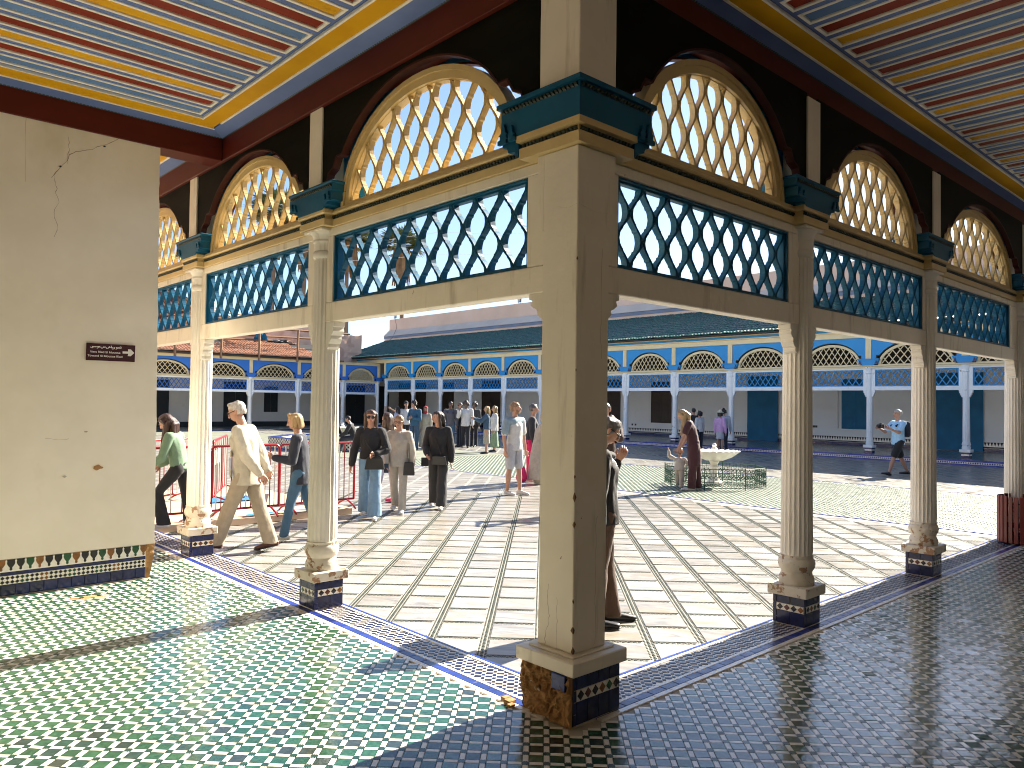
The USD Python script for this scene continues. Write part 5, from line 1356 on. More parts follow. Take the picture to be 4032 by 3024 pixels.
class Fig:
    pass
def person(label, x, y, face, H, z=ZC, lean=0, hl=0, hr=0, kl=0, kr=0, pl=None, pr=None, aL=None, aR=None, hp=0, hy=0, sex='m', build=1.0, skin='skin_light', hair=('short', 'hair_dark'),
           top=None, legs=None, shoes='shoe_white', glasses=None, extras=(), splay=.012, edge=.03, twist=0, group=None, lift=0.0, hs=1.0):
    """a posed figure: x forward, y left, z up in its own frame; face = heading in degrees; hl/hr thigh swing, kl/kr knee bend; aL/aR = (upper arm direction, forearm direction)"""
    F = Fig()
    fem = sex == 'f'
    cl, sl = math.cos(math.radians(lean)), math.sin(math.radians(lean))
    T_ = lambda p: np.array([p[0] * cl + p[2] * sl, p[1], -p[0] * sl + p[2] * cl]) * H
    sh_w, hip_w = (.094 if fem else .112) * (1 + .35 * (build - 1)), .05
    b_ = build
    J = {}
    for s, n_ in ((1, 'L'), (-1, 'R')):
        th = math.radians(hl if n_ == 'L' else hr); kn = math.radians(kl if n_ == 'L' else kr)
        hip = np.array([0, s * hip_w, 0]) * H
        knee = hip + np.array([math.sin(th), s * splay, -math.cos(th)]) * .245 * H
        ank = knee + np.array([math.sin(th - kn), s * splay * .5, -math.cos(th - kn)]) * .248 * H
        fp = pl if n_ == 'L' else pr
        fa = math.radians(fp if fp is not None else max(-30, min(30, -(hl if n_ == 'L' else hr) * .2)))
        fd = np.array([math.cos(fa), s * .10, math.sin(fa)])
        J['hip' + n_], J['knee' + n_], J['ank' + n_] = hip, knee, ank
        J['heel' + n_] = ank + (-.022 * fd + np.array([math.sin(fa), 0, -math.cos(fa)]) * .026) * H
        J['toe' + n_] = ank + (.105 * fd + np.array([math.sin(fa), 0, -math.cos(fa)]) * .028) * H
    low = min(min(J['heel' + n_][2], J['toe' + n_][2]) for n_ in 'LR') - .013 * H
    Hh = H * hs
    tw = math.radians(twist)
    def tz(p):
        return np.array([p[0] * math.cos(tw) - p[1] * math.sin(tw), p[0] * math.sin(tw) + p[1] * math.cos(tw), p[2]])
    J['waist'], J['chest'], J['neck0'] = T_((0, 0, .10)), T_((.004, 0, .205)), T_((-.002, 0, .295))
    for s, n_ in ((1, 'L'), (-1, 'R')):
        J['sh' + n_] = T_(tz((-.004, s * sh_w, .260)))
        d = aL if n_ == 'L' else aR
        if d is None:
            d = ((.02, s * .16, -1), (.22, s * .05, -1))
        u1 = np.array(d[0], float); u1 /= np.linalg.norm(u1); f1 = np.array(d[1], float); f1 /= np.linalg.norm(f1)
        J['el' + n_] = J['sh' + n_] + u1 * .172 * H; J['wr' + n_] = J['el' + n_] + f1 * .145 * H
        J['fd' + n_] = f1
    hpr, hyr = math.radians(hp + lean * .6), math.radians(hy)
    Rh = np.array([[math.cos(hyr), -math.sin(hyr), 0], [math.sin(hyr), math.cos(hyr), 0], [0, 0, 1]]) @ np.array([[math.cos(hpr), 0, math.sin(hpr)], [0, 1, 0], [-math.sin(hpr), 0, math.cos(hpr)]])
    nb = J['neck0'] + T_((.004, 0, .022))
    hd = lambda p: nb + Rh @ (np.array(p) * Hh)
    J['head'] = hd((.012, 0, .088))
    # ---- body, one surface
    R3 = lambda c, r: (c, tuple(a * H for a in r))
    ms = [hull(R3((0, 0, .012 * H), (.056 * b_, .085 * b_, .05)), R3(J['waist'], (.05 * b_, .072 * b_, .05))), hull(R3(J['waist'], (.05 * b_, .072 * b_, .05)), R3(J['chest'], (.062 * b_, .088, .06)), R3(T_((-.004, 0, .252)), (.045, .092, .03)))]
    ms.append(bone(J['neck0'] - T_((0, 0, .02)), .034 * H, hd((.004, 0, .045)), .029 * H))
    ms.append(hull(R3(T_((-.008, .05, .266)), (.03, .03, .022)), R3(T_((-.008, -.05, .266)), (.03, .03, .022)), R3(J['neck0'], (.028, .03, .02))))
    head = [hull((hd((.006, 0, .098)), .046 * Hh), (hd((-.008, 0, .093)), .048 * Hh), (hd((.022, 0, .078)), (.036 * Hh)), ), hull((hd((.02, 0, .08)), .036 * Hh), (hd((.034, 0, .045)), .020 * Hh), (hd((.016, .014, .052)), .022 * Hh), (hd((.016, -.014, .052)), .022 * Hh))]
    head += [hull((hd((.056, 0, .085)), .006 * Hh), (hd((.066, 0, .066)), .0075 * Hh), (hd((.053, .006, .064)), .006 * Hh), (hd((.053, -.006, .064)), .006 * Hh)), hull((hd((.051, .018, .092)), .006 * Hh), (hd((.051, -.018, .092)), .006 * Hh)), hull((hd((.050, .008, .050)), .0065 * Hh), (hd((.050, -.008, .050)), .0065 * Hh))]
    for s in (1, -1):
        head.append(bone(hd((-.004, s * .047, .084)), (.011 * Hh, .005 * Hh, .011 * Hh), hd((.000, s * .045, .066)), .006 * Hh))
    ms += head
    for n_, s in (('L', 1), ('R', -1)):
        k = 1.0 if not fem else .94
        lk = .80 if legs and legs[1] == 'long' else 1.0
        ms += [bone(J['hip' + n_], .047 * b_ * H * k, J['knee' + n_], .030 * H * k * lk), bone(J['knee' + n_], .030 * H * lk, J['knee' + n_] * .58 + J['ank' + n_] * .42, .031 * H * k * lk), bone(J['knee' + n_] * .58 + J['ank' + n_] * .42, .030 * H * k * lk, J['ank' + n_], .019 * H * lk), bone(J['heel' + n_] + [0, 0, .006 * H], .017 * H, J['toe' + n_], .013 * H), bone(J['ank' + n_], .019 * H, J['heel' + n_] + [0, 0, .01 * H], .017 * H)]
        ms += [bone(J['sh' + n_], .031 * H * k, J['el' + n_], .022 * H * k), bone(J['el' + n_], .023 * H * k, J['wr' + n_], .0145 * H * k)]
        # hand
        f1 = J['fd' + n_]; w_ = J['wr' + n_]
        side = np.cross(f1, [0.0, s * 1.0, .2]); side /= np.linalg.norm(side) + 1e-9      # along the palm's breadth
        nrm = np.cross(side, f1) * s
        pc = w_ + f1 * .03 * H
        ms.append(hull((w_ + f1 * .006 * H, .0125 * H), (w_ + f1 * .045 * H + side * .014 * H, .0085 * H), (w_ + f1 * .045 * H - side * .014 * H, .0085 * H)))
        for q, (o, ln) in enumerate(((.0165, .036), (.0055, .042), (-.0055, .039), (-.016, .030))):
            a0 = w_ + f1 * .05 * H + side * o * H
            a1 = a0 + (f1 * .8 + nrm * .35) * ln * .55 * H
            a2 = a1 + (f1 * .35 + nrm * .8) * ln * .5 * H
            ms += [bone(a0, .0062 * H, a1, .0056 * H, 10), bone(a1, .0056 * H, a2, .0046 * H, 10)]
        t0 = w_ + f1 * .018 * H + side * .013 * H; t1 = t0 + (side * .8 + f1 * .6 + nrm * .2) * .022 * H
        ms += [bone(t0, .0085 * H, t1, .0066 * H, 10), bone(t1, .0066 * H, t1 + (f1 * .9 + nrm * .3) * .022 * H, .0052 * H, 10)]
    ca, sa = math.cos(math.radians(face)), math.sin(math.radians(face))
    M = np.array([[ca, -sa, 0], [sa, ca, 0], [0, 0, 1]])
    base = np.array([x, y, z + lift])
    def place(v):
        v = v - [0, 0, low]
        return v @ M.T                       # in the thing's own frame, world-oriented
    t = thing('person', label, 'person', (x, y, z + lift), group=group)
    def emit(name, m, material, wrinkle=0.0, e=edge, par=t, it=6, seed=0, lab=None):
        m = m.refine_to_length(e) if e else m
        q = m.to_mesh(); tm = trimesh.Trimesh(np.array(q.vert_properties[:, :3]), np.array(q.tri_verts), process=False)
        tm.merge_vertices()
        if it:
            trimesh.smoothing.filter_taubin(tm, .5, .53, it)
        v = np.array(tm.vertices)
        if wrinkle:
            nn = np.array(tm.vertex_normals)
            w = meshkit.fbm(v * [16, 16, 7] + seed + x * 3, 3, 3) - .5
            v = v + nn * (w * wrinkle * 2)[:, None]
        return obj(name, (place(v), np.array(tm.faces)), L[material] if isinstance(material, str) else material, par, smooth=True, label=lab)
    body = emit('body', union(ms), skin, e=edge * .8, it=3)
    # ---- face details
    for s in (1, -1):
        emit('eye', ell(hd((.0505, s * .0175, .0835)), (.004 * Hh, .0065 * Hh, .0035 * Hh), 10), 'eye_dark', e=0, par=body, it=0)
        emit('eyebrow', bone(hd((.0545, s * .010, .0965)), .0028 * Hh, hd((.050, s * .027, .0965)), .002 * Hh, 10), hair[1], e=0, par=body, it=0)
    emit('mouth', hull((hd((.0535, .009, .0495)), .0035 * Hh), (hd((.0535, -.009, .0495)), .0035 * Hh), (hd((.056, 0, .0505)), .004 * Hh)), 'lip', e=0, par=body, it=0)
    # ---- hair
    st, hm = hair
    if st != 'none':
        cap = hull((hd((.004, 0, .103)), .0475 * Hh), (hd((-.014, 0, .094)), .0505 * Hh), (hd((-.018, 0, .074)), .042 * Hh))
        front = hull(*[(hd((.075, yy, zz)), .012 * Hh) for yy in (-.06, .06) for zz in (.02, .112)], *[(hd((.034, yy, zz)), .008 * Hh) for yy in (-.04, .04) for zz in (.03, .100)])
        lowcut = hull(*[(hd((xx, yy, .03)), .026 * Hh) for xx in (-.02, .06) for yy in (-.07, .07)])
        cap = cap - front
        hs_ = []
        if st in ('short', 'balding'):
            cap = cap - lowcut
            if st == 'short':
                hs_.append(bone(hd((.030, .010, .137)), .012 * Hh, hd((-.02, 0, .135)), .016 * Hh))
        elif st == 'bob':
            hs_ += [bone(hd((-.012, s * .036, .10)), .026 * Hh, hd((.004, s * .046, .048)), .021 * Hh) for s in (1, -1)] + [hull((hd((-.034, .028, .09)), .028 * Hh), (hd((-.034, -.028, .09)), .028 * Hh), (hd((-.03, .03, .036)), .022 * Hh), (hd((-.03, -.03, .036)), .022 * Hh)), bone(hd((.03, .01, .138)), .017 * Hh, hd((.042, -.022, .122)), .011 * Hh)]
        elif st in ('long', 'verylong'):
            ln = -.07 if st == 'long' else -.22
            hs_ += [hull((hd((-.036, .022, .085)), .028 * Hh), (hd((-.036, -.022, .085)), .028 * Hh), (hd((-.045, .03, .02)), .024 * Hh), (hd((-.045, -.03, .02)), .024 * Hh))]
            dn = np.array([-.004, 0, ln - .02]) * Hh; bk = J['neck0'] + T_((-.055, 0, 0))
            for yy in (.034, .012, -.012, -.034):
                p0 = hd((-.046, yy, .02)); p1 = p0 + dn * (1.0 - 6 * abs(yy)); p1[0] = min(p1[0], bk[0]) if lean < 10 else p1[0]
                hs_.append(bone(p0, .022 * Hh, p1, .007 * Hh))
            hs_ += [bone(hd((0, s * .042, .105)), .018 * Hh, hd((.006, s * .05, .02)), .016 * Hh) for s in (1, -1)] + [bone(hd((.006, s * .05, .02)), .016 * Hh, hd((.006, s * .05, .02)) + np.array([.004, s * .006, ln * .8]) * Hh, .007 * Hh) for s in (1, -1)]
            if st == 'verylong':
                for s in (1, -1):
                    for (xx, rr, kk) in ((-.022, .022, 1.0), (.0, .020, .92), (.018, .014, .8)):
                        p0 = hd((xx, s * .044, .05)); hs_.append(bone(p0, rr * Hh, p0 + np.array([.01 + .05 * math.sin(math.radians(lean)), s * .012, ln * kk - .03]) * Hh, rr * .5 * Hh))
        elif st == 'pony':
            hs_ += [bone(hd((-.055, 0, .115)), .016 * Hh, hd((-.08, 0, .09)), .024 * Hh), bone(hd((-.08, 0, .09)), .024 * Hh, hd((-.078, 0, -.03)), .010 * Hh)]
        elif st == 'curly':
            hs_ += [ell(hd((-.018 + .02 * math.cos(a), .048 * math.sin(a), .105 + .035 * math.cos(a * 2))), .030 * Hh) for a in np.linspace(0, 5.4, 8)]
        emit('hair', union([cap] + hs_), hm, .012, e=edge * .55, it=12)
    # ---- glasses
    if glasses:
        gl = []
        rad = (.019, .014) if glasses == 'sun' else (.0155, .012)
        for s in (1, -1):
            c_ = hd((.0575, s * .019, .083))
            if glasses == 'sun':
                gl.append(ell(c_, (.004 * Hh, rad[0] * Hh, rad[1] * Hh)))
            gl.append(bone(hd((.054, s * .036, .087)), .0022 * Hh, hd((0, s * .0495, .086)), .0022 * Hh, 10))
            if glasses == 'clear':
                ring = [hd((.0585, s * .019 + rad[0] * math.cos(a), .083 + rad[1] * math.sin(a))) for a in np.linspace(0, 2 * PI, 11)]
                gl += [bone(p, .0017 * Hh, q, .0017 * Hh, 10) for p, q in zip(ring[:-1], ring[1:])]
        gl.append(bone(hd((.06, .008, .086)), .0022 * Hh, hd((.06, -.008, .086)), .0022 * Hh, 10))
        emit('glasses', union(gl), 'lens' if glasses == 'sun' else 'frame_dark', e=0, it=0)
    # ---- legs: (material, kind, width at knee, width at hem)
    g_ = .010
    if legs:
        lm, kind, wk, wh = legs
        pel = hull(R3((0, 0, .045 * H), (.058 * b_, .083 * b_, .03)), R3((0, 0, .0), (.062 * b_, .09 * b_, .045)))
        ls = [pel]
        if kind in ('long', 'shorts'):
            for n_ in 'LR':
                hp_, kn_, an_ = J['hip' + n_], J['knee' + n_], J['ank' + n_]
                ls.append(bone(hp_ - [0, 0, .008 * H], (.056 * b_) * H, kn_ if kind == 'long' else kn_ + (hp_ - kn_) * .12, wk * H))
                if kind == 'long':
                    end = an_ + np.array([.004 * H, 0, -.012 * H])
                    ls.append(hull((kn_, wk * H), (end + (kn_ - end) * .04, (wh * H * 1.05, wh * H, .012 * H)), (end, (wh * H * 1.05, wh * H, .006 * H))))
            if kind == 'shorts':
                pass
        else:      # skirt of given length fraction wk, hem half width wh
            zz = -wk * H
            drift = (J['kneeL'] + J['kneeR'])[0] * .4
            ls.append(hull(R3((0, 0, .03 * H), (.06 * b_, .085 * b_, .03)), R3((drift * .5, 0, zz * .5), (.07 * b_, .085 * b_, .02)), ((drift, 0, zz), (wh * .85 * H, wh * H, .008 * H))))
        emit({'long': 'trousers', 'shorts': 'shorts'}.get(kind, 'skirt'), union(ls), lm, .010, it=5, seed=3)
    # ---- shoes
    for n_ in 'LR':
        hl_, to_, an_ = J['heel' + n_], J['toe' + n_], J['ank' + n_]
        up = np.array([0, 0, 1.0])
        sh = union([hull((hl_ + up * .008 * H, (.023 * H, .020 * H, .019 * H)), (to_ + up * .003 * H, (.024 * H, .023 * H, .014 * H)), (hl_ * .55 + to_ * .45 + up * .012 * H, (.024 * H, .021 * H, .018 * H))), bone(hl_ * .8 + to_ * .2 + up * .02 * H, .021 * H, an_, .021 * H)])
        emit('shoe', sh, shoes, e=edge * .8, it=2)
        emit('sole', hull((hl_ - up * .007 * H, (.026 * H, .022 * H, .005 * H)), (to_ - up * .006 * H, (.027 * H, .025 * H, .005 * H))), 'shoe_white' if shoes in ('shoe_white', 'shoe_hot') else 'leather_black', e=0, it=0)
    # ---- tops: (material, sleeve 0..2 (to the wrist = 2, elbow = 1), hem drop below the hip joint, looseness[, flare])
    for ti, tp in enumerate(top or ()):
        tm_, sleeve, hem, loose = tp[:4]
        flare = tp[4] if len(tp) > 4 else .0
        nm = tp[5] if len(tp) > 5 else 'top'
        q = loose
        ts = [hull(R3(T_((-.004, 0, .262)), (.040 + q, .088 + q * .5, .018)), R3(J['chest'], (.066 * b_ + q, .090 * b_ ** .5 + q, .05)), R3(T_((-.002, .026, .292)), (.027 + q * .4, .02, .011)), R3(T_((-.002, -.026, .292)), (.027 + q * .4, .02, .011))),
              hull(R3(J['chest'], (.066 * b_ + q, .090 * b_ ** .5 + q, .05)), R3(J['waist'], (.058 * b_ + q, .078 * b_ + q, .03)))]
        zc_ = -hem * H
        if hem > -.09:
            ts.append(hull(R3(J['waist'], (.058 * b_ + q, .078 * b_ + q, .03)), ((0, 0, min(zc_ * .4, .03 * H)), ((.062 * b_ + q + flare * .5) * H, (.088 * b_ + q + flare * .5) * H, .02 * H)), ((0, 0, zc_), ((.060 * b_ + q + flare) * H, (.086 * b_ + q + flare) * H, .008 * H))))
        for n_ in 'LR':
            sp, ep, wp_ = J['sh' + n_], J['el' + n_], J['wr' + n_]
            rs_ = (.036 + q * .6) * H
            ts.append(bone(T_((-.004, 0, .256)) * .5 + sp * .5, .038 * H, sp, rs_))
            if sleeve >= 2:
                ts += [bone(sp, rs_, ep, (.029 + q * .9) * H), bone(ep, (.029 + q * .9) * H, ep + (wp_ - ep) * .93, (.021 + q * .6) * H)]
            elif sleeve > 0:
                e2 = sp + (ep - sp) * min(1.0, sleeve * .75)
                ts.append(bone(sp, rs_, e2, (.031 + q * .9) * H))
        mm = union(ts)
        if len(tp) > 6 and tp[6] == 'open':      # an open front over what is worn below
            mm = mm - hull(*[((xx * H, yy * H * .5, zz * H), .004 * H) for xx in (.02, .3) for (yy, zz) in ((-.05, -.2), (.05, -.2), (-.055, .2), (.055, .2), (-.03, .305), (.03, .305))])
        emit(nm, mm, tm_, .012 if q > .009 else .007, it=6, seed=ti * 5 + 1)
    for ex in extras:
        ex(F, emit, J, hd, H, t)
    F.J = {k: np.asarray(v_ - np.array([0, 0, low]) if k[:2] != 'fd' else v_) @ M.T + (base if k[:2] != 'fd' else 0) for k, v_ in J.items()}
    F.M, F.H, F.thing, F.base = M, H, t, base
    F.local = lambda p: (np.array(p) * H - [0, 0, low]) @ M.T + base
    return F

def sunglasses_on_head(F, emit, J, hd, H, t):
    emit('sunglasses', union([ell(hd((.045, s * .022, .135)), (.012 * H, .019 * H, .012 * H)) for s in (1, -1)] + [bone(hd((.05, .01, .137)), .003 * H, hd((.05, -.01, .137)), .003 * H, 10)]), 'lens', e=0, it=0)
def beard(F, emit, J, hd, H, t):
    emit('beard', hull((hd((.043, 0, .036)), .017 * H), (hd((.02, .03, .052)), .013 * H), (hd((.02, -.03, .052)), .013 * H), (hd((.035, .02, .035)), .014 * H), (hd((.035, -.02, .035)), .014 * H)), 'hair_fair', .006, e=.02, it=2)
def sunhat(F, emit, J, hd, H, t):
    emit('hat', union([hull((hd((-.005, 0, .125)), .054 * H), (hd((-.005, 0, .15)), .042 * H)), hull((hd((0, 0, .112)), (.10 * H, .095 * H, .012 * H)), (hd((0, 0, .122)), (.07 * H, .07 * H, .01 * H)))]), 'cl_hat', .004, e=.03)
def capback(F, emit, J, hd, H, t):
    emit('cap', union([hull((hd((0, 0, .125)), .051 * H), (hd((-.01, 0, .12)), .053 * H)), hull((hd((.05, 0, .12)), (.03 * H, .035 * H, .005 * H)), (hd((.075, 0, .113)), (.022 * H, .03 * H, .004 * H)))]), 'cl_black', 0, e=.03)
def headscarf(mat_):
    def f(F, emit, J, hd, H, t):
        m = hull((hd((.004, 0, .108)), .054 * H), (hd((-.016, 0, .094)), .056 * H), (hd((-.02, 0, .04)), .05 * H), (hd((.01, 0, .012)), .045 * H)) - hull(*[(hd((.09, yy, zz)), .012 * H) for yy in (-.035, .035) for zz in (.05, .11)], *[(hd((.03, yy, zz)), .008 * H) for yy in (-.026, .026) for zz in (.05, .105)])
        emit('headscarf', m, mat_, .006, e=.03)
    return f
def backpack(mat_):
    def f(F, emit, J, hd, H, t):
        c = J['chest']
        emit('backpack', union([hull((c + np.array([-.125, .05, .05]) * H, .035 * H), (c + np.array([-.125, -.05, .05]) * H, .035 * H), (c + np.array([-.125, .055, -.10]) * H, .045 * H), (c + np.array([-.125, -.055, -.10]) * H, .045 * H))] + [bone(c + np.array([-.08, s * .055, .09]) * H, .012 * H, c + np.array([.07, s * .058, .02]) * H, .012 * H) for s in (1, -1)] + [bone(c + np.array([.07, s * .058, .02]) * H, .012 * H, c + np.array([-.06, s * .075, -.11]) * H, .010 * H) for s in (1, -1)]), mat_, .004, e=.03)
    return f
def quilting(F, emit, J, hd, H, t):
    ms = []
    for k in range(7):
        zz = .27 - k * .043
        ms.append(hull((J['waist'] * (1 - (zz - .1) / .17) + (J['chest'] + [0, 0, .06 * H]) * ((zz - .1) / .17), ((.075 + .004) * H, (.103 + .004) * H, .012 * H)), (J['waist'] * (1 - (zz - .1) / .17) + (J['chest'] + [0, 0, .06 * H]) * ((zz - .1) / .17) + np.array([0, 0, .012 * H]), (.074 * H, .102 * H, .014 * H))))
    m = union(ms) - hull(*[((xx * H, yy * H, zz * H), .004 * H) for xx in (.03, .4) for yy in (-.035, .03) for zz in (-.3, .6)])
    emit('padded_vest', m, 'cl_black', .004, e=.03, it=3)

TOCAM, AWAY, SLEFT, SRIGHT = 227.0, 47.0, 137.0, -43.0

def strap_bag(label, pts, boxc, size, rz, material='leather_black', cat='handbag', handle=True):
    t = thing('handbag', label, cat, boxc, rz)
    w, d, h = size
    m = hull(*[((sx * w / 2 * .8, sy * d / 2 * .6, h / 2 * .8), .012) for sx in (1, -1) for sy in (1, -1)], *[((sx * w / 2, sy * d / 2, -h / 2), .012) for sx in (1, -1) for sy in (1, -1)])
    q = m.to_mesh(); obj('bag_body', (np.array(q.vert_properties[:, :3]), np.array(q.tri_verts)), L[material], t, smooth=40)
    if handle:
        MB().tube([(w * .35 * math.cos(a), 0, h * .42 + h * .28 * math.sin(a)) for a in np.linspace(0, PI, 9)], .008, 6).build('handle', L[material], t)
    if pts is not None:
        MB().tube(np.asarray(pts) @ np.array([[math.cos(math.radians(rz)), -math.sin(math.radians(rz)), 0], [math.sin(math.radians(rz)), math.cos(math.radians(rz)), 0], [0, 0, 1]]) - np.array(boxc) @ np.array([[math.cos(math.radians(rz)), -math.sin(math.radians(rz)), 0], [math.sin(math.radians(rz)), math.cos(math.radians(rz)), 0], [0, 0, 1]]), .006, 5).build('strap', L[material], t)
    return t
def hand_box(name, label, cat, c, size, rz, material, tilt=(0, 0, 0)):
    t = thing(name, label, cat, c, rz, tilt=None)
    MB().box(-size[0] / 2, size[0] / 2, -size[1] / 2, size[1] / 2, -size[2] / 2, size[2] / 2, .004).build('body', L[material], t)
    return t
def camera_thing(label, c, rz, s=1.0):
    t = thing('photo_camera', label, 'camera', c, rz)
    MB().box(-.03 * s, .03 * s, -.065 * s, .065 * s, -.045 * s, .045 * s, .008).box(-.02 * s, .025 * s, -.02 * s, .02 * s, .0455 * s, .065 * s, .006).build('body', L['black_metal'], t)
    xf = np.array([[0, 0, 1, .03 * s], [1, 0, 0, 0], [0, 1, 0, 0.]])
    MB(xf).lathe([(0, 0), (.035 * s, 0), (.035 * s, .05 * s), (.03 * s, .055 * s), (0, .05 * s)], 16).build('lens', L['lens'], t, smooth=40)
    return t

# 1 woman in green climbing on the platform edge
p = person('woman in sage green cardigan and black flared trousers, looking down', .60, 7.70, SLEFT, 1.66, lean=12, hl=38, kl=52, hr=-8, kr=4, hp=32, sex='f', skin='skin_mid', hair=('verylong', 'hair_auburn'), edge=.022,
           top=[('cl_sage', 2, .0, .008)], legs=('cl_black', 'long', .037, .052), shoes='shoe_white', aL=((.25, .15, -1), (.8, -.2, -.5)), aR=((.2, -.12, -1), (.8, .2, -.5)), extras=(sunglasses_on_head,))
# 2 old man
p = person('white haired man in glasses, cream jacket and beige trousers, hands behind his back', .76, 5.93, SLEFT + 2, 1.80, lean=7, hl=22, kl=3, hr=-15, kr=6, pl=8, pr=-14, hp=20, build=1.12, hair=('short', 'hair_white'), glasses='clear', edge=.02,
           top=[('cl_white', 1, .03, .006), ('cl_cream', 2, .085, .017, .006, 'jacket', 'open')], legs=('cl_beige', 'long', .048, .048), shoes='shoe_brown', aL=((-.42, .20, -1), (-.45, -.42, -.75)), aR=((-.42, -.20, -1), (-.45, .42, -.75)))
for s_ in (-1, 1):
    for (zz, hh) in ((.115, .055), (-.012, .07)):
        c_ = p.local((.066 + .012 * (zz < 0) + (zz + .02) * .12, s_ * (.070 + .010 * (zz < 0)), zz))
        fl = hull((c_ + p.M @ np.array([.0, .032 * s_, hh / 2]), .010), (c_ + p.M @ np.array([.012, -.034 * s_, hh / 2]), .010), (c_ + p.M @ np.array([0, .032 * s_, -hh / 2]), .009), (c_ + p.M @ np.array([.012, -.034 * s_, -hh / 2]), .009)).to_mesh()
        obj('pocket', (np.array(fl.vert_properties[:, :3]) - p.base, np.array(fl.tri_verts)), L['cl_cream'], p.thing, smooth=40)
# 3 blonde
p = person('blonde woman with bobbed hair in navy cardigan and jeans behind the left fluted column', 1.62, 6.28, SLEFT + 4, 1.66, lean=4, hl=14, kl=4, hr=-12, kr=14, hp=14, sex='f', hair=('bob', 'hair_blond'), edge=.022,
           top=[('cl_light_grey', 1, .06, .006), ('cl_navy', 2, .09, .012, .004, 'cardigan', 'open')], legs=('cl_jean', 'long', .038, .034), aL=((.15, .12, -1), (.9, -.1, .15)), aR=((-.1, -.14, -1), (.15, -.05, -1)))
# 4-6 three women
p1 = person('woman in cropped black jumper, wide pale blue jeans and dark sunglasses', 3.33, 7.33, TOCAM + 4, 1.68, hl=10, kl=4, hr=-10, kr=10, hp=6, hy=6, sex='f', hair=('long', 'hair_brown'), glasses='sun', edge=.022,
            top=[('cl_black', 2, -.045, .014)], legs=('cl_jean_light', 'long', .054, .066), aR=((.0, -.30, -1), (.10, -.18, -1)), aL=((.05, .38, -1), (.75, -.75, -.30)))
q = p1.J['wrL']
strap_bag('small black handbag held by the woman in pale blue jeans', [p1.J['shR'] + [0, 0, .05], p1.local((.10, -.02, .15)), q + [0, 0, -.02]], tuple(q + p1.M @ np.array([.05, 0, -.13])), (.27, .09, .17), TOCAM + 94)
p2 = person('woman with glasses in cream hooded sweatsuit between the two in black', 4.06, 7.62, TOCAM, 1.60, hl=13, kl=2, hr=-10, kr=12, hp=12, hy=-6, sex='f', hair=('pony', 'hair_fair'), glasses='clear', edge=.022,
            top=[('cl_sand', 2, .06, .013)], legs=('cl_sand', 'long', .040, .040), aR=((.05, -.25, -1), (.35, .15, -.9)), aL=((.0, .22, -1), (.12, .06, -1)),
            extras=(lambda F, emit, J, hd, H, t: emit('hood', hull((J['neck0'] + np.array([-.035, .04, -.005]) * H, .028 * H), (J['neck0'] + np.array([-.035, -.04, -.005]) * H, .028 * H), (J['neck0'] + np.array([.035, 0, -.02]) * H, .02 * H)), 'cl_sand', .005, e=.025),))
hand_box('phone', 'black phone in the hand of the woman in cream', 'phone', p2.J['wrR'] + p2.M @ np.array([.05, .0, -.06]), (.012, .075, .15), TOCAM, 'phone')
strap_bag('slim black shoulder bag hanging beside the woman in cream', [p2.J['shL'] + [0, 0, .04], p2.J['shL'] + p2.M @ np.array([.07, .02, -.15]), p2.J['hipL'] + p2.M @ np.array([.09, .10, -.02])], tuple(p2.J['hipL'] + p2.M @ np.array([.09, .10, -.12])), (.16, .06, .21), TOCAM + 90, handle=False)
p3 = person('dark haired woman in black hoodie and charcoal wide jeans, looking aside', 4.85, 7.60, TOCAM - 6, 1.67, hl=10, kl=2, hr=-8, kr=10, hp=8, hy=-52, sex='f', hair=('long', 'hair_dark'), edge=.022,
            top=[('cl_black', 2, .07, .014)], legs=('cl_char', 'long', .052, .056), aR=((.05, -.22, -1), (.75, .25, -.45)), aL=((.0, .22, -1), (.1, .05, -1)))
strap_bag('black cross body bag of the woman in charcoal jeans', [p3.J['shR'] + [0, 0, .05], p3.local((.085, -.01, .17)), p3.local((.10, .05, .02))], tuple(p3.local((.105, .03, -.035))), (.24, .07, .14), TOCAM + 84, handle=False)
hand_box('cap', 'black cap hanging from the hand of the woman in charcoal jeans', 'cap', p3.J['wrR'] + p3.M @ np.array([.05, -.02, -.12]), (.08, .12, .14), TOCAM, 'cl_black')
# 7 man in shorts
p = person('bearded man in white and blue grey T-shirt and grey shorts, standing still', 7.18, 8.20, SRIGHT - 42, 1.83, hl=3, kl=0, hr=-3, kr=2, hy=35, build=1.06, hair=('short', 'hair_fair'), edge=.024, splay=.05,
           top=[('cl_white', 1.0, .05, .010)], legs=('cl_light_grey', 'shorts', .052, .05), aR=((-.05, -.24, -1), (.18, -.02, -1)), aL=((.0, .2, -1), (.15, .08, -1)),
           extras=(beard, lambda F, emit, J, hd, H, t: emit('shoulder_panel', union([hull((J['shR'], .046 * H), (J['chest'] + np.array([.01, -.05, .05]) * H, .052 * H), (J['shL'] + np.array([0, -.02, 0]) * H, .043 * H)), bone(J['shR'], .046 * H, J['shR'] + (J['elR'] - J['shR']) * .74, .0425 * H)]), 'cl_greyblue', .004, e=.03)))
# 8 woman behind the first
person('woman with long brown hair half hidden behind the woman in pale jeans', 4.55, 8.72, AWAY + 60, 1.62, hl=10, hr=-8, sex='f', hair=('verylong', 'hair_brown'), top=[('cl_stone', 2, .05, .01)], legs=('cl_lilac', 'long', .032, .028), shoes='cl_hotpink')
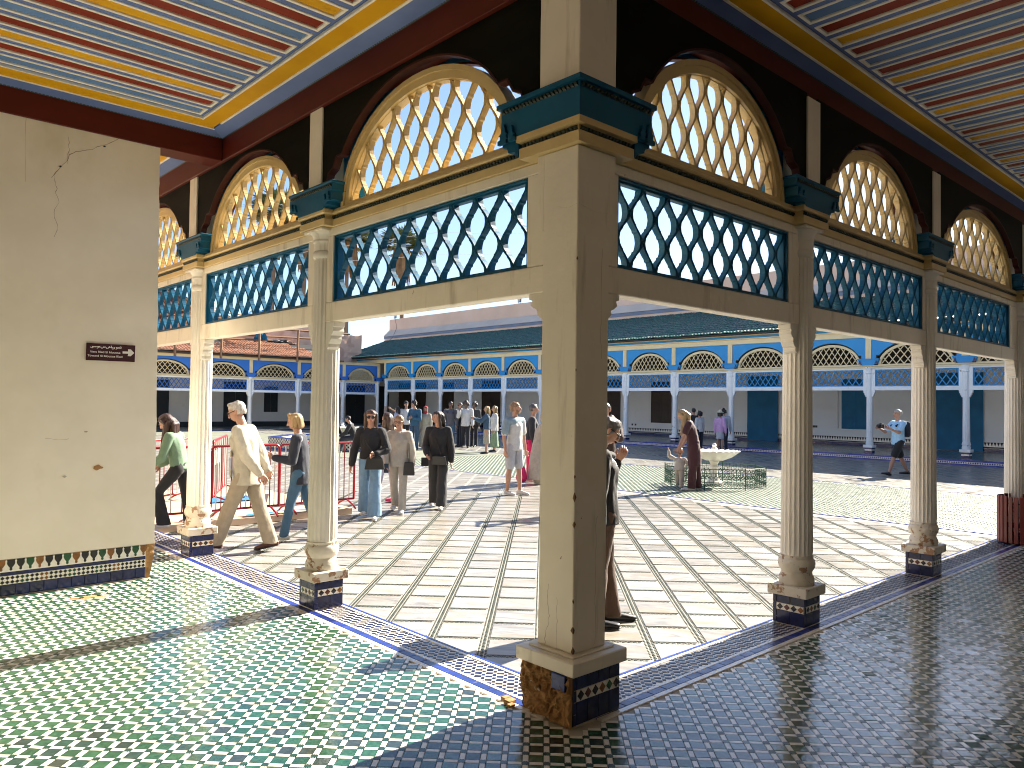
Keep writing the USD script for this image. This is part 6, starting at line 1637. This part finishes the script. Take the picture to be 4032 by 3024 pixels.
# 9 man beside the pillar
pj = person('grey haired man in black padded vest on the phone behind the square pillar', 1.703, 1.262, SRIGHT + 6, 1.74, lean=-3, hl=8, kl=0, hr=-4, kr=2, hp=36, build=1.22, hair=('short', 'hair_grey'), glasses='clear', edge=.02, shoes='shoe_black',
            top=[('cl_white', 1, .04, .008), ('cl_black', 2, .05, .012, .0, 'sweater', 'open')], legs=('cl_brown', 'long', .045, .042), aL=((.35, .22, -.9), (.45, -.28, .85)), aR=((-.12, -.08, -1), (.02, .0, -1)), extras=(quilting,))
hand_box('phone', 'dark phone held to the cheek of the man in the padded vest', 'phone', pj.J['head'] + pj.M @ np.array([.05, .085, -.05]), (.05, .012, .13), SRIGHT + 10, 'phone')
# 10 photographer in brown
d_ = np.array([1309 / 2212 - .5, 0]); ray = _f + CR * d_[0] * 4032 / FPX; ray /= np.linalg.norm(ray[:2])
pb = EYE + ray * 13.2
p = person('dark haired man in brown shirt raising a camera to his eye, beyond the square pillar', pb[0], pb[1], TOCAM - 20, 1.84, hp=4, hair=('short', 'hair_dark'), top=[('cl_darkbrown', 1.2, .06, .012)], legs=('cl_char', 'long', .042, .038), shoes='shoe_black', aR=((.55, -.75, .0), (.55, .75, .55)), aL=((.55, .25, -.75), (.55, -.45, .95)), edge=.026)
camera_thing('black camera held up by the man in the brown shirt', p.J['head'] + p.M @ np.array([.13, 0, -.005]), TOCAM - 20)
# 11, 12 mother and child
pm_ = person('woman in maroon dress with fair hair bending over a child by the fountain', 10.85, 6.50, SLEFT - 18, 1.80, lean=15, hl=3, kl=0, hr=-3, kr=2, hp=42, sex='f', hair=('verylong', 'hair_blond'), edge=.026, shoes='shoe_white',
             top=[('cl_maroon', .8, .24, .010, .012, 'dress')], legs=('cl_maroon', 'long', .052, .048), aL=((.35, .30, -1), (.42, .42, -1)), aR=((.2, -.1, -1), (.5, -.05, -.8)))
person('small child in striped jumper and cream trousers, arms raised, held by a woman', 11.02, 7.0, AWAY - 20, .82, hl=26, hr=-14, kr=8, hair=('short', 'hair_red'), build=1.45, hs=1.8, splay=.06, edge=.02, shoes='shoe_black', top=[('striped_knit', 2, .03, .026)], legs=('cl_sand', 'long', .070, .058), aL=((.1, .75, .35), (.1, .1, 1)), aR=((.2, -.55, -.8), (.7, .1, -.3)))
# 13-16 visitors by the far wing
def at_px(px, X):
    ray = _f + CR * ((px / 2212 - .5) * 4032 / FPX); k = (X - EYE[0]) / ray[0]
    return EYE[0] + k * ray[0], EYE[1] + k * ray[1]
x_, y_ = at_px(1556, 22.6)
person('woman in sun hat, lilac shirt and grey skirt seen from behind near the far wing', x_, y_, AWAY - 40, 1.62, sex='f', hair=('bob', 'hair_dark'), top=[('cl_pink', 2, .03, .013)], legs=('cl_light_grey', 'skirt', .19, .10), edge=.035, extras=(sunhat,))
x_, y_ = at_px(1564, 23.4)
person('dark haired person half hidden behind the woman in the sun hat', x_, y_, AWAY - 30, 1.70, hair=('curly', 'hair_dark'), top=[('cl_light_grey', 2, .04, .01)], legs=('cl_navy', 'long', .04, .036), edge=.035)
x_, y_ = at_px(1499, 22.8)
person('dark haired person in black behind the woman in the maroon dress', x_, y_, AWAY, 1.72, hair=('short', 'hair_dark'), top=[('cl_black', 2, .04, .012)], legs=('cl_jean_light', 'long', .04, .036), edge=.035)
x_, y_ = at_px(1512, 22.4)
person('person with dark bobbed hair and pale top right of the woman in maroon', x_, y_, AWAY + 30, 1.62, sex='f', hair=('bob', 'hair_dark'), top=[('cl_white', 2, .04, .012)], legs=('cl_navy', 'long', .04, .036), edge=.035)
# 17 man with the camera at right
pc_ = person('grey haired man in pale blue T-shirt and black shorts striding and filming, backpack on', 18.55, 5.25, SLEFT + 8, 1.84, hl=24, kl=6, hr=-18, kr=10, pl=12, hp=2, build=1.16, hair=('balding', 'hair_white'), edge=.028, shoes='shoe_black', top=[('cl_skyblue', .9, .05, .010)], legs=('cl_black', 'shorts', .055, .05), aL=((.55, .25, -.75), (.85, -.25, .40)), aR=((.55, -.25, -.75), (.85, .25, .40)), extras=(backpack('cl_navy'),))
camera_thing('black video camera held out by the man in pale blue', (pc_.J['wrL'] + pc_.J['wrR']) / 2 + pc_.M @ np.array([.09, 0, .06]), SLEFT + 8, 1.3)
# 18.. the far group left of the pillar
person('young man in teal sweatshirt and jeans with folded arms in the far group', 13.72, 20.75, TOCAM - 30, 1.85, hp=18, hy=-30, hair=('curly', 'hair_dark'), edge=.034, top=[('cl_teal', 2, .04, .013)], legs=('cl_jean_dark', 'long', .04, .036), aL=((.2, .2, -1), (.8, -.8, .2)), aR=((.2, -.2, -1), (.8, .8, .2)))
person('woman in stone coloured abaya and dark headscarf beside the man in teal', 14.1, 20.60, TOCAM, 1.64, sex='f', hair=('none', 'hair_dark'), skin='skin_mid', edge=.034, top=[('cl_stone', 2, .46, .012, .05, 'robe')], legs=('cl_stone', 'long', .04, .036), extras=(headscarf('cl_red'),))
person('man in white T-shirt and black cap in the far group', 15.5, 23.9, TOCAM + 30, 1.80, skin='skin_mid', hair=('short', 'hair_dark'), edge=.036, top=[('cl_white', 1, .06, .014)], legs=('cl_black', 'long', .042, .038), extras=(capback,))
person('girl with dark hair taking a picture beside the man in white T-shirt', 15.1, 23.95, AWAY + 70, 1.62, sex='f', skin='skin_mid', hair=('long', 'hair_dark'), edge=.036, top=[('cl_lilac', 1, .03, .01)], legs=('cl_black', 'long', .04, .036), aR=((.5, -.2, .2), (.8, .2, .5)))
person('man in grey sweater and jeans with dark backpack straps in the far group', 16.0, 21.5, TOCAM, 1.84, skin='skin_dark', hair=('short', 'hair_dark'), edge=.036, top=[('cl_grey', 2, .05, .014)], legs=('cl_jean', 'long', .046, .042), extras=(backpack('cl_navy'),))
person('man with sunglasses in dark vest over white shirt in the far group', 16.45, 21.45, SLEFT + 40, 1.80, skin='skin_mid', hair=('short', 'hair_dark'), glasses='sun', edge=.036, top=[('cl_white', 2, .03, .01), ('cl_navy', 0, .05, .016, 0, 'vest', 'open')], legs=('cl_navy', 'long', .042, .036), shoes='shoe_black')
person('tall man in loose white shirt and black trousers lifting a phone in the far group', 16.35, 20.95, TOCAM, 1.88, hl=8, hr=-8, skin='skin_dark', hair=('curly', 'hair_dark'), edge=.036, glasses='sun', top=[('cl_white', 2, .07, .018)], legs=('cl_black', 'long', .042, .036), shoes='shoe_black', aR=((.5, -.2, -.6), (.5, .2, .8)))
person('man in dark clothes just behind the tall man in the white shirt', 17.0, 21.2, TOCAM - 30, 1.84, skin='skin_dark', hair=('curly', 'hair_dark'), edge=.036, top=[('cl_char', 2, .05, .014)], legs=('cl_black', 'long', .042, .036), shoes='shoe_black')
person('woman in denim jacket and long stone skirt photographing the far group with a phone', 14.7, 17.75, SLEFT - 5, 1.70, sex='f', hair=('long', 'hair_blond'), edge=.034, top=[('cl_jean_dark', 2, .02, .013)], legs=('cl_stone', 'skirt', .32, .085), shoes='leather_black', aL=((.6, .2, -.6), (.9, -.1, .35)), aR=((.6, -.2, -.6), (.9, .1, .35)))
person('woman in white shawl and long green skirt right of the one in denim', 15.6, 18.35, SLEFT + 10, 1.70, sex='f', hair=('long', 'hair_blond'), edge=.034, top=[('cl_white', 2, .08, .02)], legs=('cl_green', 'skirt', .42, .12), shoes='leather_black')
person('person in pink and black jacket half hidden behind the bearded man in shorts', 9.2, 9.85, SRIGHT, 1.80, lean=6, hair=('short', 'hair_grey'), edge=.03, top=[('cl_char', 2, .05, .016)], legs=('cl_hotpink', 'long', .045, .04))
person('person in cream robe at the left edge of the square pillar', 8.95, 9.35, SRIGHT, 1.62, lean=14, sex='f', hair=('bob', 'hair_white'), edge=.03, top=[('cl_sand', 2, .46, .022, .05, 'robe')], legs=('cl_sand', 'long', .05, .05), aR=((.5, -.1, -.8), (1, .1, -.1)))
tag(obj('shopping_bag', (lambda q: (np.array(q.vert_properties[:, :3]), np.array(q.tri_verts)))(hull(((8.66, 9.55, .0), (.10, .16, .12)), ((8.66, 9.55, .22), (.05, .10, .06))).to_mesh()), L['cl_hotpink'], smooth=True), 'bright pink bag standing on the ground by the pillar edge', 'bag')
# seated pair on the basin
def seated(label, x, y, face, top, legs, hair, **kw):
    return person(label, x, y, face, 1.68, lean=20, hl=82, kl=70, hr=78, kr=62, pl=8, pr=8, hp=14, hair=hair, top=[top], legs=legs, edge=.036, shoes='shoe_white', aL=((.4, .2, -.9), (.8, -.3, -.4)), aR=((.4, -.2, -.9), (.8, .3, -.4)), lift=-.0, **kw)
seated('person in black top and camouflage trousers sitting on the basin rim', 10.35, 21.05, SRIGHT + 60, ('cl_black', 2, .0, .014), ('cl_green', 'long', .05, .045), ('pony', 'hair_blond'), sex='f')
seated('person in black clothes sitting low by the tiled basin behind the blonde woman', 10.9, 20.35, SLEFT, ('cl_black', 2, .0, .014), ('cl_navy', 'long', .05, .045), ('short', 'hair_dark'))
